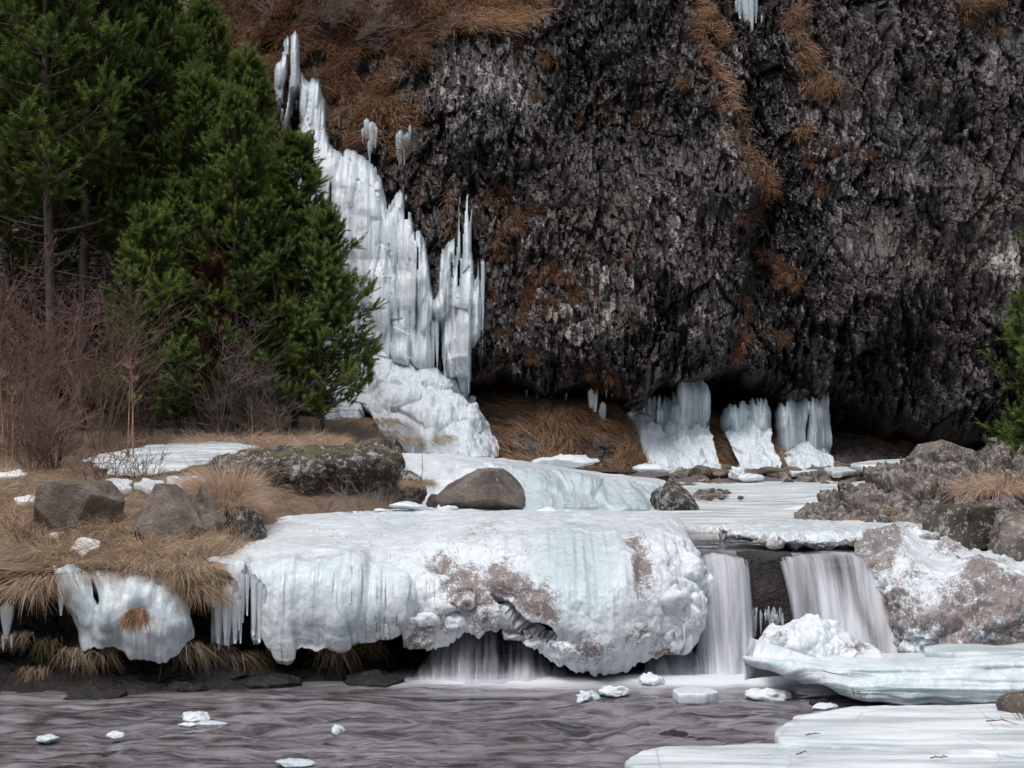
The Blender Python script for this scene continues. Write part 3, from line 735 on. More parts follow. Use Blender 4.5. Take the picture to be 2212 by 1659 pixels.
# the great shelf in front
K = [[(430, 1180, 18.2), (432, 1186, 17.6), (440, 1194, 17.1), (446, 1206, 16.6), (452, 1230, 16.35), (456, 1300, 16.3), (458, 1390, 16.3)],
     [(500, 1155, 18.6), (505, 1170, 17.9), (510, 1190, 17.1), (515, 1207, 16.5), (520, 1235, 16.2), (522, 1300, 16.15), (524, 1390, 16.2)],
     [(590, 1118, 19.4), (594, 1145, 18.4), (598, 1180, 17.2), (600, 1207, 16.5), (602, 1245, 16.15), (604, 1320, 16.05), (606, 1395, 16.1)],
     [(700, 1105, 20), (706, 1135, 18.7), (712, 1175, 17.3), (716, 1205, 16.5), (720, 1250, 16.1), (722, 1320, 15.95), (724, 1395, 16.05)],
     [(860, 1102, 20.2), (860, 1125, 19), (860, 1160, 17.6), (860, 1195, 16.7), (862, 1250, 16.2), (864, 1310, 15.95), (866, 1370, 16.05)],
     [(960, 1100, 20.2), (960, 1115, 19), (962, 1140, 17.8), (964, 1180, 16.9), (966, 1250, 16.3), (968, 1320, 16.0), (968, 1400, 16.1)],
     [(1080, 1100, 20.2), (1080, 1110, 19), (1082, 1128, 17.9), (1084, 1165, 16.9), (1086, 1240, 16.2), (1086, 1310, 16.0), (1086, 1362, 16.1)],
     [(1200, 1100, 20.2), (1200, 1108, 19), (1200, 1122, 17.8), (1202, 1160, 16.8), (1204, 1250, 16.0), (1204, 1350, 15.8), (1204, 1435, 16.0)],
     [(1310, 1102, 20.2), (1312, 1110, 19), (1316, 1124, 17.9), (1318, 1160, 16.9), (1320, 1250, 15.95), (1320, 1360, 15.75), (1316, 1456, 16.0)],
     [(1420, 1106, 20), (1424, 1113, 19), (1428, 1126, 18), (1432, 1165, 17.0), (1436, 1250, 16.2), (1430, 1340, 16.0), (1424, 1418, 16.2)],
     [(1460, 1120, 19.6), (1466, 1126, 19), (1474, 1140, 18.2), (1488, 1185, 17.3), (1505, 1260, 16.6), (1508, 1330, 16.4), (1495, 1398, 16.5)],
     [(1470, 1140, 19), (1474, 1146, 18.6), (1484, 1162, 18.2), (1505, 1205, 17.7), (1535, 1270, 17.2), (1530, 1320, 17.0), (1505, 1385, 17.0)]]
K = [[(1106 + (x - 1106), y, d) for x, y, d in k] for k in K]
NU, NV = 510, 216
A, u, v = loft(K, NU, NV)
sx, sy = pic(A)
# ragged lower edge with icicles
bx = [455, 470, 490, 512, 526, 531, 537, 541, 548, 560, 568, 575, 590, 602, 612, 625, 636, 645, 665, 690, 715, 735, 752, 775, 800, 860, 880, 905, 925, 960, 1000, 1030, 1600]
by = [1388, 1393, 1392, 1384, 1330, 1272, 1268, 1290, 1384, 1388, 1378, 1384, 1402, 1398, 1424, 1432, 1404, 1392, 1394, 1400, 1385, 1404, 1380, 1378, 1374, 1366, 1396, 1402, 1408, 1402, 1372, 1350, 1350]
tgt = np.interp(sx[:, -1], bx, by); use = sstep(1040, 1000, sx[:, -1])
jag = 7 * fbm(np.stack([sx[:, -1] * .06, sx[:, -1] * 0, sx[:, -1] * 0], -1), 3, 91) + 4 * vnoise(np.stack([sx[:, -1] * .22, sx[:, -1] * 0, sx[:, -1] * 0], -1), 92)
dz = -((tgt - sy[:, -1]) * use + jag) / F * A[:, -1, 1]
A[..., 2] += dz[:, None] * sstep(.55, 1, v)
sx, sy = pic(A)
face = sstep(.38, .55, v)
lump_m = np.clip(blob(sx, sy, [(960, 1260, 95, 110, 1.3), (1060, 1210, 80, 90, .9), (1100, 1320, 110, 70, 1.2), (1000, 1370, 120, 40, 1.1), (1460, 1270, 85, 110, 1.5), (1420, 1380, 90, 50, 1.2), (1280, 1410, 130, 35, 1.1), (1390, 1190, 40, 60, .8), (1240, 1340, 60, 60, .8)]), 0, 1) * face
wA = A + .10 * np.stack([fbm(A * 4, 3, 191), fbm(A * 4, 3, 192), fbm(A * 4, 3, 193)], -1)
b1 = bulges(wA * 3.3, 94); b2 = bulges(wA * 8, 95); b3 = np.abs(fbm(A * 7, 4, 194)); am = np.clip(.9 + 1.1 * fbm(A * 2.2, 3, 195), .1, 1.8)
rib = fbm(np.stack([A[..., 0] * 9, A[..., 2] * .9, A[..., 0] * 0], -1), 4, 96)
rib2 = fbm(np.stack([A[..., 0] * 2.4, A[..., 2] * .6, A[..., 1] * .5], -1), 3, 97)
disp = face * (1 - lump_m) * (rib * .055 + rib2 * .10) + lump_m * (.55 + .6 * sstep(1380, 1480, sx)) * ((b1 - .4) * .15 + (b2 - .4) * .035 * am + (b3 - .25) * .07 * am + .16 * fbm(A * 2.4, 3, 196)) + (1 - face) * fbm(A * 1.4, 4, 98) * .05
disp += (1 - lump_m) * .012 * fbm(A * 12, 3, 99) + lump_m * .008 * fbm(A * 20, 3, 99)
disp *= .35 + .65 * sstep(0, .04, 1 - v)
xe = np.interp(sy, [1190, 1220, 1260, 1300, 1340, 1370], [760, 850, 890, 902, 885, 862])
disp += .10 * sstep(6, -16, sx - xe) * sstep(1195, 1230, sy) * sstep(545, 620, sx)
# hollows
disp -= .16 * blob(sx, sy, [(1085, 1290, 45, 25, 1.), (950, 1225, 22, 16, .6), (905, 1320, 25, 22, .8), (1010, 1245, 20, 20, .5), (1385, 1230, 14, 40, .5), (1005, 1290, 30, 14, .6), (985, 1330, 20, 10, .6), (1120, 1220, 25, 14, .5)])
dirt = np.clip(1.6 * blob(sx, sy, [(955, 1225, 46, 26, .8), (1000, 1262, 62, 50, 1.0), (1020, 1300, 50, 40, .9), (1085, 1250, 62, 40, 1.05), (1060, 1145, 46, 26, .42), (1020, 1165, 40, 30, .40), (1150, 1300, 50, 46, 1.0), (1185, 1325, 34, 36, .9), (930, 1345, 60, 40, .5), (1040, 1330, 50, 36, .6), (1105, 1370, 60, 26, .65),
                             (1385, 1235, 24, 58, 1.1), (1370, 1170, 30, 40, .6), (1250, 1400, 100, 34, .52), (1390, 1370, 60, 40, .45), (1440, 1400, 50, 26, .5), (1480, 1330, 36, 50, .33), (900, 1395, 40, 20, .5), (660, 1380, 50, 20, .3), (1480, 1240, 60, 70, .2), (1110, 1190, 80, 50, .28), (560, 1300, 60, 60, .12)]) * (.85 + .6 * fbm(A * 4, 3, 101)), 0, 1)
cloud = np.clip(.62 + .35 * lump_m + .35 * (1 - face) - .75 * blob(sx, sy, [(1240, 1230, 85, 110, 1.), (870, 1130, 70, 26, .7), (700, 1290, 110, 80, .3), (520, 1300, 40, 80, .4), (850, 1310, 70, 50, .3), (700, 1180, 80, 12, .3)]) + .2 * fbm(A * 1.1, 3, 102), 0, 1)
hole = inpoly(sx, sy, [(1062, 1278), (1085, 1286), (1120, 1322), (1150, 1344), (1185, 1350), (1204, 1372), (1196, 1396), (1160, 1384), (1128, 1368), (1104, 1340), (1078, 1310)]) | inpoly(sx, sy, [(531, 1300), (536, 1268), (541, 1276), (543, 1385), (531, 1385)])
kc = ~(hole[:-1, :-1] | hole[1:, 1:] | hole[1:, :-1] | hole[:-1, 1:])
shelf = thing('ice_shelf', P(1000, 1400, 16.5), 'great white and blue ice shelf overhanging the river with dirt frozen into its front', 'ice shelf')
ice_body('ice_sheet', A, disp, cloud, dirt, .16 + .12 * lump_m, M_ICE, shelf, kc)

def icicle(x, y0, y1, w, d, seed=0, tip=.12, k=12, wob=.25, top=1.0):
    """a hanging icicle or ice column: V, faces, attrs"""
    L = (y1 - y0) / F * d; R = w / 2 / F * d
    n = max(8, int(L / max(.05, R * .35)) if L / max(.05, R * .35) < 60 else 60)
    t = np.linspace(0, 1, n); a = np.linspace(0, 2 * math.pi, k, endpoint=False)
    T, An = np.meshgrid(t, a, indexing='ij')
    cap = min(.3, 1.1 * R / L)
    prof = (top + (1 - top) * sstep(0, .3, T)) * (1 - (1 - tip) * T ** 2.2)
    prof = prof * np.sqrt(np.clip(1 - np.clip(1 - T / cap, 0, 1) ** 2 * .97, 0, 1))
    q = np.stack([np.cos(An) * 1.3 + seed * 5.3, np.sin(An) * 1.3, T * L * 1.1], -1)
    q2 = np.stack([np.cos(An) * 3 + seed * 2.3, np.sin(An) * 3, T * L * 2.6], -1)
    r = R * prof * (1 + wob * fbm(q, 3, 200 + seed % 17) * 1.5 + wob * .5 * fbm(q2, 2, 220))
    c = P(x, y0, d)
    off = R * .35 * vnoise(np.stack([t * L * .8 + seed, t * 0, t * 0], -1), 230)
    V = np.stack([c[0] + off[:, None] + np.cos(An) * r, c[1] + np.sin(An) * r * .8, c[2] - T * L], -1)
    i = np.arange(n * k).reshape(n, k); j = np.roll(i, -1, 1)
    f = np.stack([i[:-1], i[1:], j[1:], j[:-1]], -1).reshape(-1, 4)
    cl = np.clip(.45 + .5 * fbm(q, 3, 240 + seed % 5) + .2 * T, 0, 1)
    return V.reshape(-1, 3), [f, i[0][None, ::-1] if k == 4 else np.stack([np.full(k - 2, i[0, 0]), i[0, 2:], i[0, 1:-1]], -1), np.stack([np.full(k - 2, i[-1, 0]), i[-1, 1:-1], i[-1, 2:]], -1)], {'cloud': cl, 'dirt': cl * 0}
def add_icicle(parent, *a, name='icicle', m=None, **k):
    V, fs, at = icicle(*a, **k)
    return solid(name, V, fs, m or M_ICE, parent, True, at)
r = random.Random(3)
for k in range(46):
    x = r.uniform(470, 860); 
    if 522 < x < 548: continue
    yb_ = float(np.interp(x, bx, by)); dd = 16.1
    add_icicle(shelf, x, yb_ - r.uniform(40, 110), yb_ + r.uniform(-6, 14), r.uniform(7, 16), dd - r.uniform(-.08, .1), seed=k)
for x, y0, y1, w in [(548, 1240, 1372, 18), (560, 1250, 1388, 14), (525, 1230, 1345, 12), (534, 1230, 1330, 8), (519, 1245, 1390, 10), (572, 1260, 1385, 12), (590, 1270, 1404, 14), (462, 1250, 1310, 9), (470, 1290, 1390, 22), (492, 1260, 1394, 26), (507, 1270, 1390, 18), (1492, 1370, 1402, 6), (1480, 1345, 1385, 8), (1520, 1290, 1325, 6), (618, 1380, 1434, 30)]:
    add_icicle(shelf, x, y0, y1, w, 16.05, seed=int(x), tip=.35)
def lump(parent, name, x, y, w, h, d, seed, m=None, cloud=.85, dirt=.2, sub=4, rough=.16, cuts=5):
    V, Fc = ICO[sub]; V = V.copy(); rr = np.random.default_rng(seed)
    for k in range(cuts):
        nn = rr.normal(size=3); nn /= np.linalg.norm(nn); V -= np.maximum(0, V @ nn - rr.uniform(.6, .85))[:, None] * nn
    S = np.array([w / 2, (w + h) / 4, h / 2]) / F * d
    nn = V / np.linalg.norm(V, axis=1, keepdims=True); q = V * S; sz = S.min() * 2
    q = q + nn * (fbm(q / sz * 2.4 + seed, 4, seed) * rough * sz * 1.2 + (bulges(q / sz * 3 + seed, seed) - .5) * rough * .7 * sz)[:, None]
    q = q + P(x, y, d)
    dr = np.clip(dirt * (1 + 1.2 * fbm(q * 6, 3, seed)), 0, 1)
    return q, Fc, {'cloud': np.full(len(q), cloud), 'dirt': dr}
for k, (x, y, w, h, dt) in enumerate([(925, 1340, 66, 36, .45), (900, 1384, 72, 32, .6), (985, 1345, 48, 42, .4), (1000, 1300, 60, 40, .7), (1115, 1368, 66, 28, .5), (1160, 1388, 54, 24, .4), (1230, 1402, 100, 48, .55), (1440, 1370, 64, 52, .4), (1500, 1310, 56, 64, .2), (1490, 1250, 66, 60, .12), (1450, 1300, 64, 64, .15), (1522, 1270, 44, 64, .12), (1475, 1360, 56, 48, .3), (1512, 1228, 34, 38, .1), (975, 1262, 44, 38, .85), (890, 1345, 38, 28, .3), (1150, 1270, 54, 34, .85)]):
    d_ = float(A[np.argmin((sx[:, 250] - x) ** 2), 250, 1]) if False else None
    ii = np.argmin((sx - x) ** 2 + (sy - y) ** 2); d_ = A.reshape(-1, 3)[ii, 1]
    q, Fc, at = lump(shelf, 'ice_lump', x, y, w, h, d_ + .07, 300 + k, dirt=dt, rough=.22, sub=4)
    solid('ice_lump', q, [Fc], M_ICE, shelf, True, at)

# curtain on the left bank
K = [[(112, 1222, 16.1), (118, 1232, 15.95), (124, 1262, 15.9), (150, 1320, 15.95), (166, 1395, 15.95)],
     [(150, 1222, 16.2), (155, 1230, 15.9), (162, 1270, 15.75), (180, 1330, 15.7), (190, 1400, 15.8)],
     [(205, 1222, 16.25), (208, 1232, 15.9), (212, 1275, 15.7), (225, 1335, 15.6), (235, 1402, 15.75)],
     [(280, 1222, 16.3), (282, 1234, 15.95), (285, 1275, 15.65), (290, 1335, 15.55), (292, 1415, 15.7)],
     [(335, 1226, 16.3), (342, 1240, 15.95), (350, 1285, 15.65), (355, 1345, 15.55), (355, 1424, 15.7)],
     [(365, 1240, 16.3), (375, 1260, 16.0), (388, 1310, 15.8), (400, 1350, 15.75), (392, 1395, 15.8)],
     [(380, 1262, 16.25), (392, 1285, 16.1), (405, 1325, 16.0), (414, 1355, 15.95), (416, 1375, 15.95)]]
B, u, v = loft(K, 240, 140)
rib = fbm(np.stack([B[..., 0] * 7, B[..., 2] * .8, B[..., 0] * 0], -1), 4, 111)
jag = 14 * fbm(np.stack([B[:, -1, 0] * 8, B[:, -1, 0] * 0, B[:, -1, 0] * 0], -1), 3, 112)
B[..., 2] -= jag[:, None] / F * 16 * sstep(.6, 1, v)
bx_, by_ = pic(B)
hole = inpoly(bx_, by_, [(196, 1238), (201, 1240), (206, 1290), (198, 1302), (194, 1280)])
kc = ~(hole[:-1, :-1] | hole[1:, 1:] | hole[1:, :-1] | hole[:-1, 1:])
disp = rib * .06 + .10 * fbm(B * 2.2, 3, 113) - .14 * blob(bx_, by_, [(296, 1335, 24, 30, 1.), (198, 1290, 14, 60, .5)])
o = ice_body('ice_curtain', B, disp, np.clip(.42 + .7 * fbm(B * 2.0, 4, 114), -.1, 1), np.clip(blob(bx_, by_, [(380, 1300, 24, 60, .25)]), 0, 1), .12, M_ICE, None, kc)
tag(o, 'small rounded ice curtain hanging off the grassy bank, grass tuft poking out', 'ice')

# ice terrace behind
K = [[(845, 978, 25), (845, 985, 24), (840, 1000, 23), (840, 1045, 22), (840, 1108, 21)],
     [(950, 980, 25.5), (950, 989, 24), (950, 1008, 23), (950, 1050, 22), (950, 1110, 21)],
     [(1100, 992, 26), (1100, 1000, 24.5), (1100, 1014, 23.3), (1105, 1050, 22.4), (1110, 1110, 21.3)],
     [(1200, 1008, 26), (1200, 1013, 24.8), (1205, 1026, 23.5), (1212, 1058, 22.7), (1218, 1110, 21.6)],
     [(1300, 1022, 26), (1300, 1026, 25), (1305, 1036, 23.9), (1312, 1064, 23.2), (1318, 1110, 22.2)],
     [(1400, 1031, 26), (1402, 1035, 25.2), (1406, 1045, 24.3), (1410, 1068, 23.7), (1412, 1110, 22.8)],
     [(1436, 1037, 26), (1440, 1042, 25.4), (1444, 1053, 24.8), (1447, 1075, 24.3), (1444, 1112, 23.6)]]
T_, u, v = loft(K, 300, 100)
tx, ty = pic(T_)
pil = bulges(np.stack([T_[..., 0] * 1.6, T_[..., 1] * .6, T_[..., 2] * 1.2], -1), 121)
disp = sstep(.3, .6, v) * ((pil - .5) * .28 + .07 * fbm(np.stack([T_[..., 0] * 5, T_[..., 1], T_[..., 2] * .8], -1), 4, 122)) + .04 * fbm(T_ * 2, 4, 123)
disp *= sstep(0, .05, np.minimum(u, 1 - u)) * .8 + .2
cloud = np.clip(.85 - .75 * sstep(.35, .75, v) * sstep(1000, 1120, tx) + .25 * fbm(T_ * 1.3, 3, 124), 0, 1)
o = ice_body('ice_terrace', T_, disp, cloud, np.clip(blob(tx, ty, [(1420, 1075, 20, 30, .5)]), 0, 1), .3)
tag(o, 'long pale blue ice terrace behind the round topped brown boulder', 'ice')

# frozen stream
nx, ny = 200, 150
X = np.linspace(-1.6, 9.5, nx)[:, None] * np.ones((1, ny)); e = 20.35 + .25 * fbm(np.stack([X[:, 0] * 1.5, X[:, 0] * 0, X[:, 0] * 0], -1), 3, 131)
e = e - 1.1 * sstep(1.9, .9, X[:, 0])
D = e[:, None] + np.linspace(0, 1, ny)[None] ** 1.2 * (31.2 - e[:, None])
q = np.stack([X, D, X * 0], -1)
Z = 1.20 + .035 * fbm(q * .8, 4, 132) + .05 * sstep(.1, .35, fbm(q * np.array([.35, .8, 1]), 3, 133))
pts = np.stack([X, D, Z], -1)
V, fs = shell(pts, np.zeros_like(pts) + np.array([0, 0, 1.]), .14)
fx_, fy_ = pic(pts); dd = np.clip(blob(fx_, fy_, [(1500, 1138, 90, 4, .8), (1520, 1070, 60, 12, .5), (1790, 1035, 60, 12, .4)]) + .3 * sstep(.2, .5, fbm(q * 1.2, 3, 134)), 0, 1)
tag(solid('frozen_stream', V, fs, M_SHEET, attrs={'dirt': np.concatenate([dd.ravel(), dd.ravel()])}, origin=(4, 25, 1.1)),
    'flat streaked ice covering the stream above the falls', kind='structure')

# slabs
def slab_mesh(contour, zt, th, seed=1, jit=.03, rings=(0, .3, .6, .8, .92, .98), tilt=(0, 0), step=.06, und=.01, m=None, dirt=0., zf=None, top_in=.012):
    """contour: points across/depth in metres, star-shaped about its centre"""
    C = np.array(contour, float); c = C.mean(0)
    out = []
    for i in range(len(C)):
        a, b = C[i], C[(i + 1) % len(C)]; nn = max(1, int(np.linalg.norm(b - a) / step))
        out += [a + (b - a) * k / nn for k in range(nn)]
    C = np.array(out); n = len(C)
    q = np.stack([C[:, 0] * 3, C[:, 1] * 3, C[:, 0] * 0 + seed], -1)
    dr = (C - c) / (np.linalg.norm(C - c, axis=1, keepdims=True) + 1e-9)
    C = C + dr * (fbm(q, 4, seed) * jit * 2 + vnoise(q * 5, seed + 1) * jit * .25)[:, None]
    zfun = zf or (lambda x, y: zt + (x - c[0]) * tilt[0] + (y - c[1]) * tilt[1])
    V = []; 
    def ring(s, dz, sh=0.):
        R = c + (C - c) * s
        z = zfun(R[:, 0], R[:, 1]) + dz + und * fbm(np.stack([R[:, 0] * 2.5, R[:, 1] * 2.5, R[:, 0] * 0 + seed], -1), 3, seed + 5) * (1 if dz > -th * .5 else 3)
        V.append(np.stack([R[:, 0], R[:, 1], z], -1))
    for s in rings: ring(max(s, .002), 0)
    ring(1 - top_in * .3, -top_in); ring(1.0 + .004, -th * .4); ring(.995, -th * .8); ring(.97, -th); ring(.5, -th)
    m_ = len(V); V = np.stack(V, 0); i = np.arange(m_ * n).reshape(m_, n); j = np.roll(i, -1, 1)
    f = np.stack([i[:-1], i[1:], j[1:], j[:-1]], -1).reshape(-1, 4)
    V = V.reshape(-1, 3)
    dr_ = np.full(len(V), dirt)
    return V, [f[:, ::-1]], {'dirt': dr_, 'cloud': np.full(len(V), .75)}
def gp(x, d): return ((x - CX) / F * d, d)
def on_level(x, y, z):                                # picture point on the level z
    d = (EYE - z) * F / (y - CY); return ((x - CX) / F * d, d)
def slab(name, pts, z, th, label, m=M_SHEET, cat='ice slab', group=None, **k):
    V, fs, at = slab_mesh([on_level(x, y, z) for x, y in pts], z, th, m=m, **k)
    return tag(solid(name, V, fs, m, attrs=at), label, cat, group)
slab('ice_slab', [(1690, 1562), (1720, 1548), (1790, 1538), (1840, 1526), (2000, 1522), (2330, 1518), (2330, 1640), (2100, 1622), (1800, 1612), (1690, 1604), (1672, 1586)], .10, .16, 'flat streaked river ice between the thick slab and the front ice sheet', seed=4, jit=.04, und=.012)
slab('ice_slab', [(1356, 1640), (1385, 1620), (1430, 1610), (1560, 1606), (1720, 1603), (2000, 1606), (2400, 1606), (2450, 1800), (1900, 1800), (1500, 1690), (1380, 1662)], .07, .12, 'pale pointed ice sheet lying on the water in the near corner', seed=6, jit=.03, und=.012)
K = [[(1566, 1134, 19.8), (1560, 1138, 19.5), (1557, 1141, 19.3), (1557, 1144, 19.3), (1562, 1147, 19.5)],
     [(1610, 1128, 20.0), (1606, 1140, 19.1), (1602, 1153, 18.5), (1603, 1162, 18.45), (1612, 1168, 18.8)],
     [(1680, 1122, 20.2), (1678, 1138, 19.0), (1676, 1158, 18.1), (1678, 1176, 18.05), (1690, 1182, 18.5)],
     [(1760, 1120, 20.3), (1760, 1138, 19.0), (1760, 1160, 18.0), (1762, 1182, 17.95), (1768, 1188, 18.5)],
     [(1840, 1120, 20.3), (1840, 1138, 19.0), (1842, 1156, 18.0), (1845, 1176, 17.95), (1848, 1184, 18.5)],
     [(1920, 1120, 20.3), (1925, 1136, 19.0), (1930, 1150, 18.2), (1932, 1168, 18.1), (1932, 1178, 18.5)],
     [(2040, 1128, 20.3), (2045, 1144, 19.2), (2050, 1160, 18.6), (2050, 1172, 18.5), (2050, 1182, 18.8)]]
T_, u, v = loft(K, 260, 80); tx, ty = pic(T_)
lay = fbm(np.stack([T_[..., 0] * 1.4, T_[..., 1] * 1.4, T_[..., 2] * 26], -1), 4, 145)
disp = sstep(.35, .5, v) * (lay * .07 + (np.abs(fbm(T_ * 5, 4, 146)) - .25) * .18) + .05 * fbm(T_ * 2.4, 4, 147) + .02 * fbm(T_ * 12, 3, 148)
jg = 10 * fbm(np.stack([T_[:, 0, 0] * 5, T_[:, 0, 0] * 0, T_[:, 0, 0] * 0], -1), 4, 149)
T_[..., 2] -= (jg[:, None] / F * 18) * sstep(.5, .75, v); T_[..., 1] += (jg[:, None] * .02) * sstep(.3, .6, v)
o = ice_body('ice_ledge', T_, disp, np.clip(.75 + .5 * lay, 0, 1), np.clip(.12 + .55 * sstep(.45, .6, v) + .5 * fbm(T_ * 3, 3, 150), 0, 1), .06)
tag(o, 'grimy ledge of layered ice jutting over the stream above the falls', 'ice slab')

# thick slab on the right
K = [[(1608, 1418, 15.5), (1608, 1419, 15.45), (1608, 1421, 15.4), (1608, 1424, 15.42), (1608, 1425, 15.5)],
     [(1680, 1412, 15.8), (1680, 1422, 15.3), (1680, 1432, 15.1), (1682, 1442, 15.1), (1684, 1448, 15.3)],
     [(1760, 1412, 15.8), (1762, 1430, 15.1), (1766, 1448, 14.95), (1770, 1468, 14.9), (1776, 1480, 15.0)],
     [(1830, 1412, 15.8), (1832, 1436, 14.9), (1836, 1462, 14.75), (1842, 1495, 14.65), (1846, 1516, 14.7)],
     [(2000, 1410, 15.8), (2000, 1432, 14.85), (2000, 1455, 14.65), (2000, 1495, 14.55), (2000, 1524, 14.62)],
     [(2150, 1404, 15.8), (2150, 1424, 14.8), (2150, 1450, 14.6), (2150, 1495, 14.5), (2150, 1526, 14.58)],
     [(2330, 1400, 15.8), (2330, 1420, 14.8), (2330, 1450, 14.6), (2330, 1495, 14.5), (2330, 1528, 14.58)]]
T_, u, v = loft(K, 280, 90)
tx, ty = pic(T_)
lay = fbm(np.stack([T_[..., 0] * .7, T_[..., 1] * .7, T_[..., 2] * 16], -1), 4, 141)
disp = sstep(.3, .45, v) * (lay * .05 + .08 * fbm(T_ * 2.2, 3, 142)) + .012 * fbm(T_ * 6, 3, 143)
cloud = np.clip(.55 + .5 * lay + .4 * (v < .3) - .4 * blob(tx, ty, [(1990, 1490, 200, 18, 1.)]), 0, 1)
o = ice_body('ice_slab', T_, disp, cloud, np.clip(blob(tx, ty, [(1850, 1500, 50, 22, .5), (1990, 1478, 70, 8, .35), (1780, 1470, 30, 10, .4)]), 0, 1), .22)
tag(o, 'thick layered ice slab beside the foot of the broad fall', 'ice slab')
V, fs, at = slab_mesh([gp(2010, 15.5), gp(2120, 15.62), gp(2250, 15.6), gp(2300, 15.2), gp(2180, 14.98), gp(2060, 15.05)], .47, .07, seed=16, jit=.09, step=.04, und=.03)
tag(solid('ice_plate', V, fs, M_SHEET, attrs=at), 'long pale ice plate on the thick slab below the grimy ice mass', 'ice slab')
# lump of snowy ice in front of the broad fall
K = [[(1645, 1418, 16.0), (1645, 1420, 15.9), (1648, 1424, 15.8), (1650, 1428, 15.8), (1652, 1432, 15.8)],
     [(1672, 1356, 16.1), (1668, 1364, 15.9), (1664, 1390, 15.75), (1664, 1415, 15.7), (1664, 1436, 15.7)],
     [(1720, 1344, 16.2), (1718, 1354, 15.9), (1714, 1385, 15.6), (1712, 1415, 15.55), (1710, 1438, 15.5)],
     [(1775, 1338, 16.2), (1775, 1350, 15.9), (1775, 1385, 15.6), (1775, 1415, 15.5), (1775, 1438, 15.45)],
     [(1802, 1345, 16.2), (1806, 1362, 15.9), (1812, 1392, 15.65), (1815, 1418, 15.55), (1816, 1438, 15.5)],
     [(1850, 1385, 16.2), (1855, 1392, 15.95), (1860, 1405, 15.75), (1862, 1422, 15.6), (1864, 1438, 15.55)],
     [(1915, 1415, 16.1), (1920, 1418, 16.0), (1924, 1424, 15.9), (1926, 1430, 15.8), (1926, 1438, 15.7)]]
T_, u, v = loft(K, 170, 90); tx, ty = pic(T_)
disp = (bulges(T_ * 3.5, 151) - .5) * .14 + (np.abs(fbm(T_ * 4, 4, 152)) - .25) * .14 + .008 * fbm(T_ * 16, 3, 153)
o = ice_body('ice_block', T_, disp * sstep(0, .06, np.minimum(u, 1 - u)), np.clip(.9 + 0 * u, 0, 1), np.clip(blob(tx, ty, [(1690, 1385, 26, 20, .5), (1845, 1400, 40, 14, .75), (1720, 1420, 50, 10, .35)]) + .12, 0, 1), .3)
tag(o, 'lump of snowy ice piled before the broad white fall', 'ice')

fr = thing('ice_fringe', P(1652, 1365, 16.95), 'clear ice fringe hanging on the dark rock between the falls', 'icicles')
rf = random.Random(5)
for k in range(44):
    x = rf.uniform(1618, 1692); y0 = 1318 + abs(x - 1655) * .1 + rf.uniform(-10, 10)
    add_icicle(fr, x, y0, y0 + rf.uniform(14, 52), rf.uniform(2.5, 6), 16.9 + rf.uniform(-.05, .05), seed=850 + k, tip=.2)
# grimy ice mass, right
K = [[(1858, 1160, 18.4), (1850, 1166, 18.0), (1846, 1180, 17.6), (1852, 1215, 17.2), (1890, 1262, 17.0), (1905, 1290, 16.9), (1915, 1320, 16.95)],
     [(1900, 1142, 18.6), (1890, 1152, 18.1), (1886, 1172, 17.5), (1895, 1222, 16.9), (1918, 1300, 16.6), (1928, 1370, 16.4), (1935, 1412, 16.4)],
     [(1960, 1136, 18.8), (1955, 1148, 18.2), (1950, 1172, 17.5), (1955, 1230, 16.7), (1965, 1300, 16.3), (1970, 1370, 16.1), (1972, 1422, 16.1)],
     [(2000, 1150, 18.8), (2000, 1165, 18.2), (2002, 1190, 17.5), (2006, 1240, 16.6), (2010, 1310, 16.1), (2012, 1375, 15.95), (2012, 1422, 16.0)],
     [(2070, 1188, 18.4), (2075, 1198, 17.8), (2080, 1215, 17.1), (2086, 1262, 16.4), (2090, 1320, 16.0), (2090, 1375, 15.85), (2088, 1418, 15.9)],
     [(2150, 1196, 18.2), (2152, 1206, 17.6), (2156, 1224, 16.9), (2160, 1270, 16.2), (2160, 1325, 15.85), (2160, 1375, 15.75), (2160, 1412, 15.85)],
     [(2240, 1212, 18), (2240, 1226, 17.4), (2242, 1248, 16.8), (2245, 1290, 16.2), (2245, 1335, 15.85), (2245, 1375, 15.75), (2245, 1410, 15.85)],
     [(2360, 1222, 18), (2360, 1236, 17.4), (2362, 1258, 16.8), (2365, 1295, 16.2), (2365, 1335, 15.9), (2365, 1375, 15.8), (2365, 1410, 15.9)]]
T_, u, v = loft(K, 300, 170); tx, ty = pic(T_)
sm = np.clip(blob(tx, ty, [(1985, 1180, 40, 46, 1.2), (2030, 1220, 50, 36, 1.1), (2100, 1205, 90, 14, 1.1), (2200, 1225, 70, 14, 1.), (2000, 1260, 26, 34, .8)]), 0, 1)
wT = T_ + .10 * np.stack([fbm(T_ * 4, 3, 291), fbm(T_ * 4, 3, 292), fbm(T_ * 4, 3, 293)], -1)
disp = (1 - sm) * ((bulges(wT * 2.6, 161) - .5) * .28 + (bulges(wT * 8, 162) - .5) * .05 + (np.abs(fbm(T_ * 5, 5, 163)) - .25) * .16 + .02 * fbm(T_ * 24, 3, 164)) + sm * .05 * fbm(T_ * 3, 3, 165)
dirt = np.clip((1.12 + .9 * fbm(T_ * 2.2, 4, 166)) * (1 - .9 * sm) - .6 * blob(tx, ty, [(1990, 1390, 60, 26, 1.), (2010, 1310, 36, 20, .8), (1900, 1262, 20, 40, .7), (2120, 1380, 60, 18, .6), (1945, 1230, 14, 30, .8)]), 0, 1)
o = ice_body('ice_mass', T_, disp * (.1 + .9 * sstep(0, .16, u)), np.clip(.75 + .2 * sm, 0, 1), dirt, .3)
tag(o, 'big lumpy ice mass brown with grit beside the broad fall', 'ice')

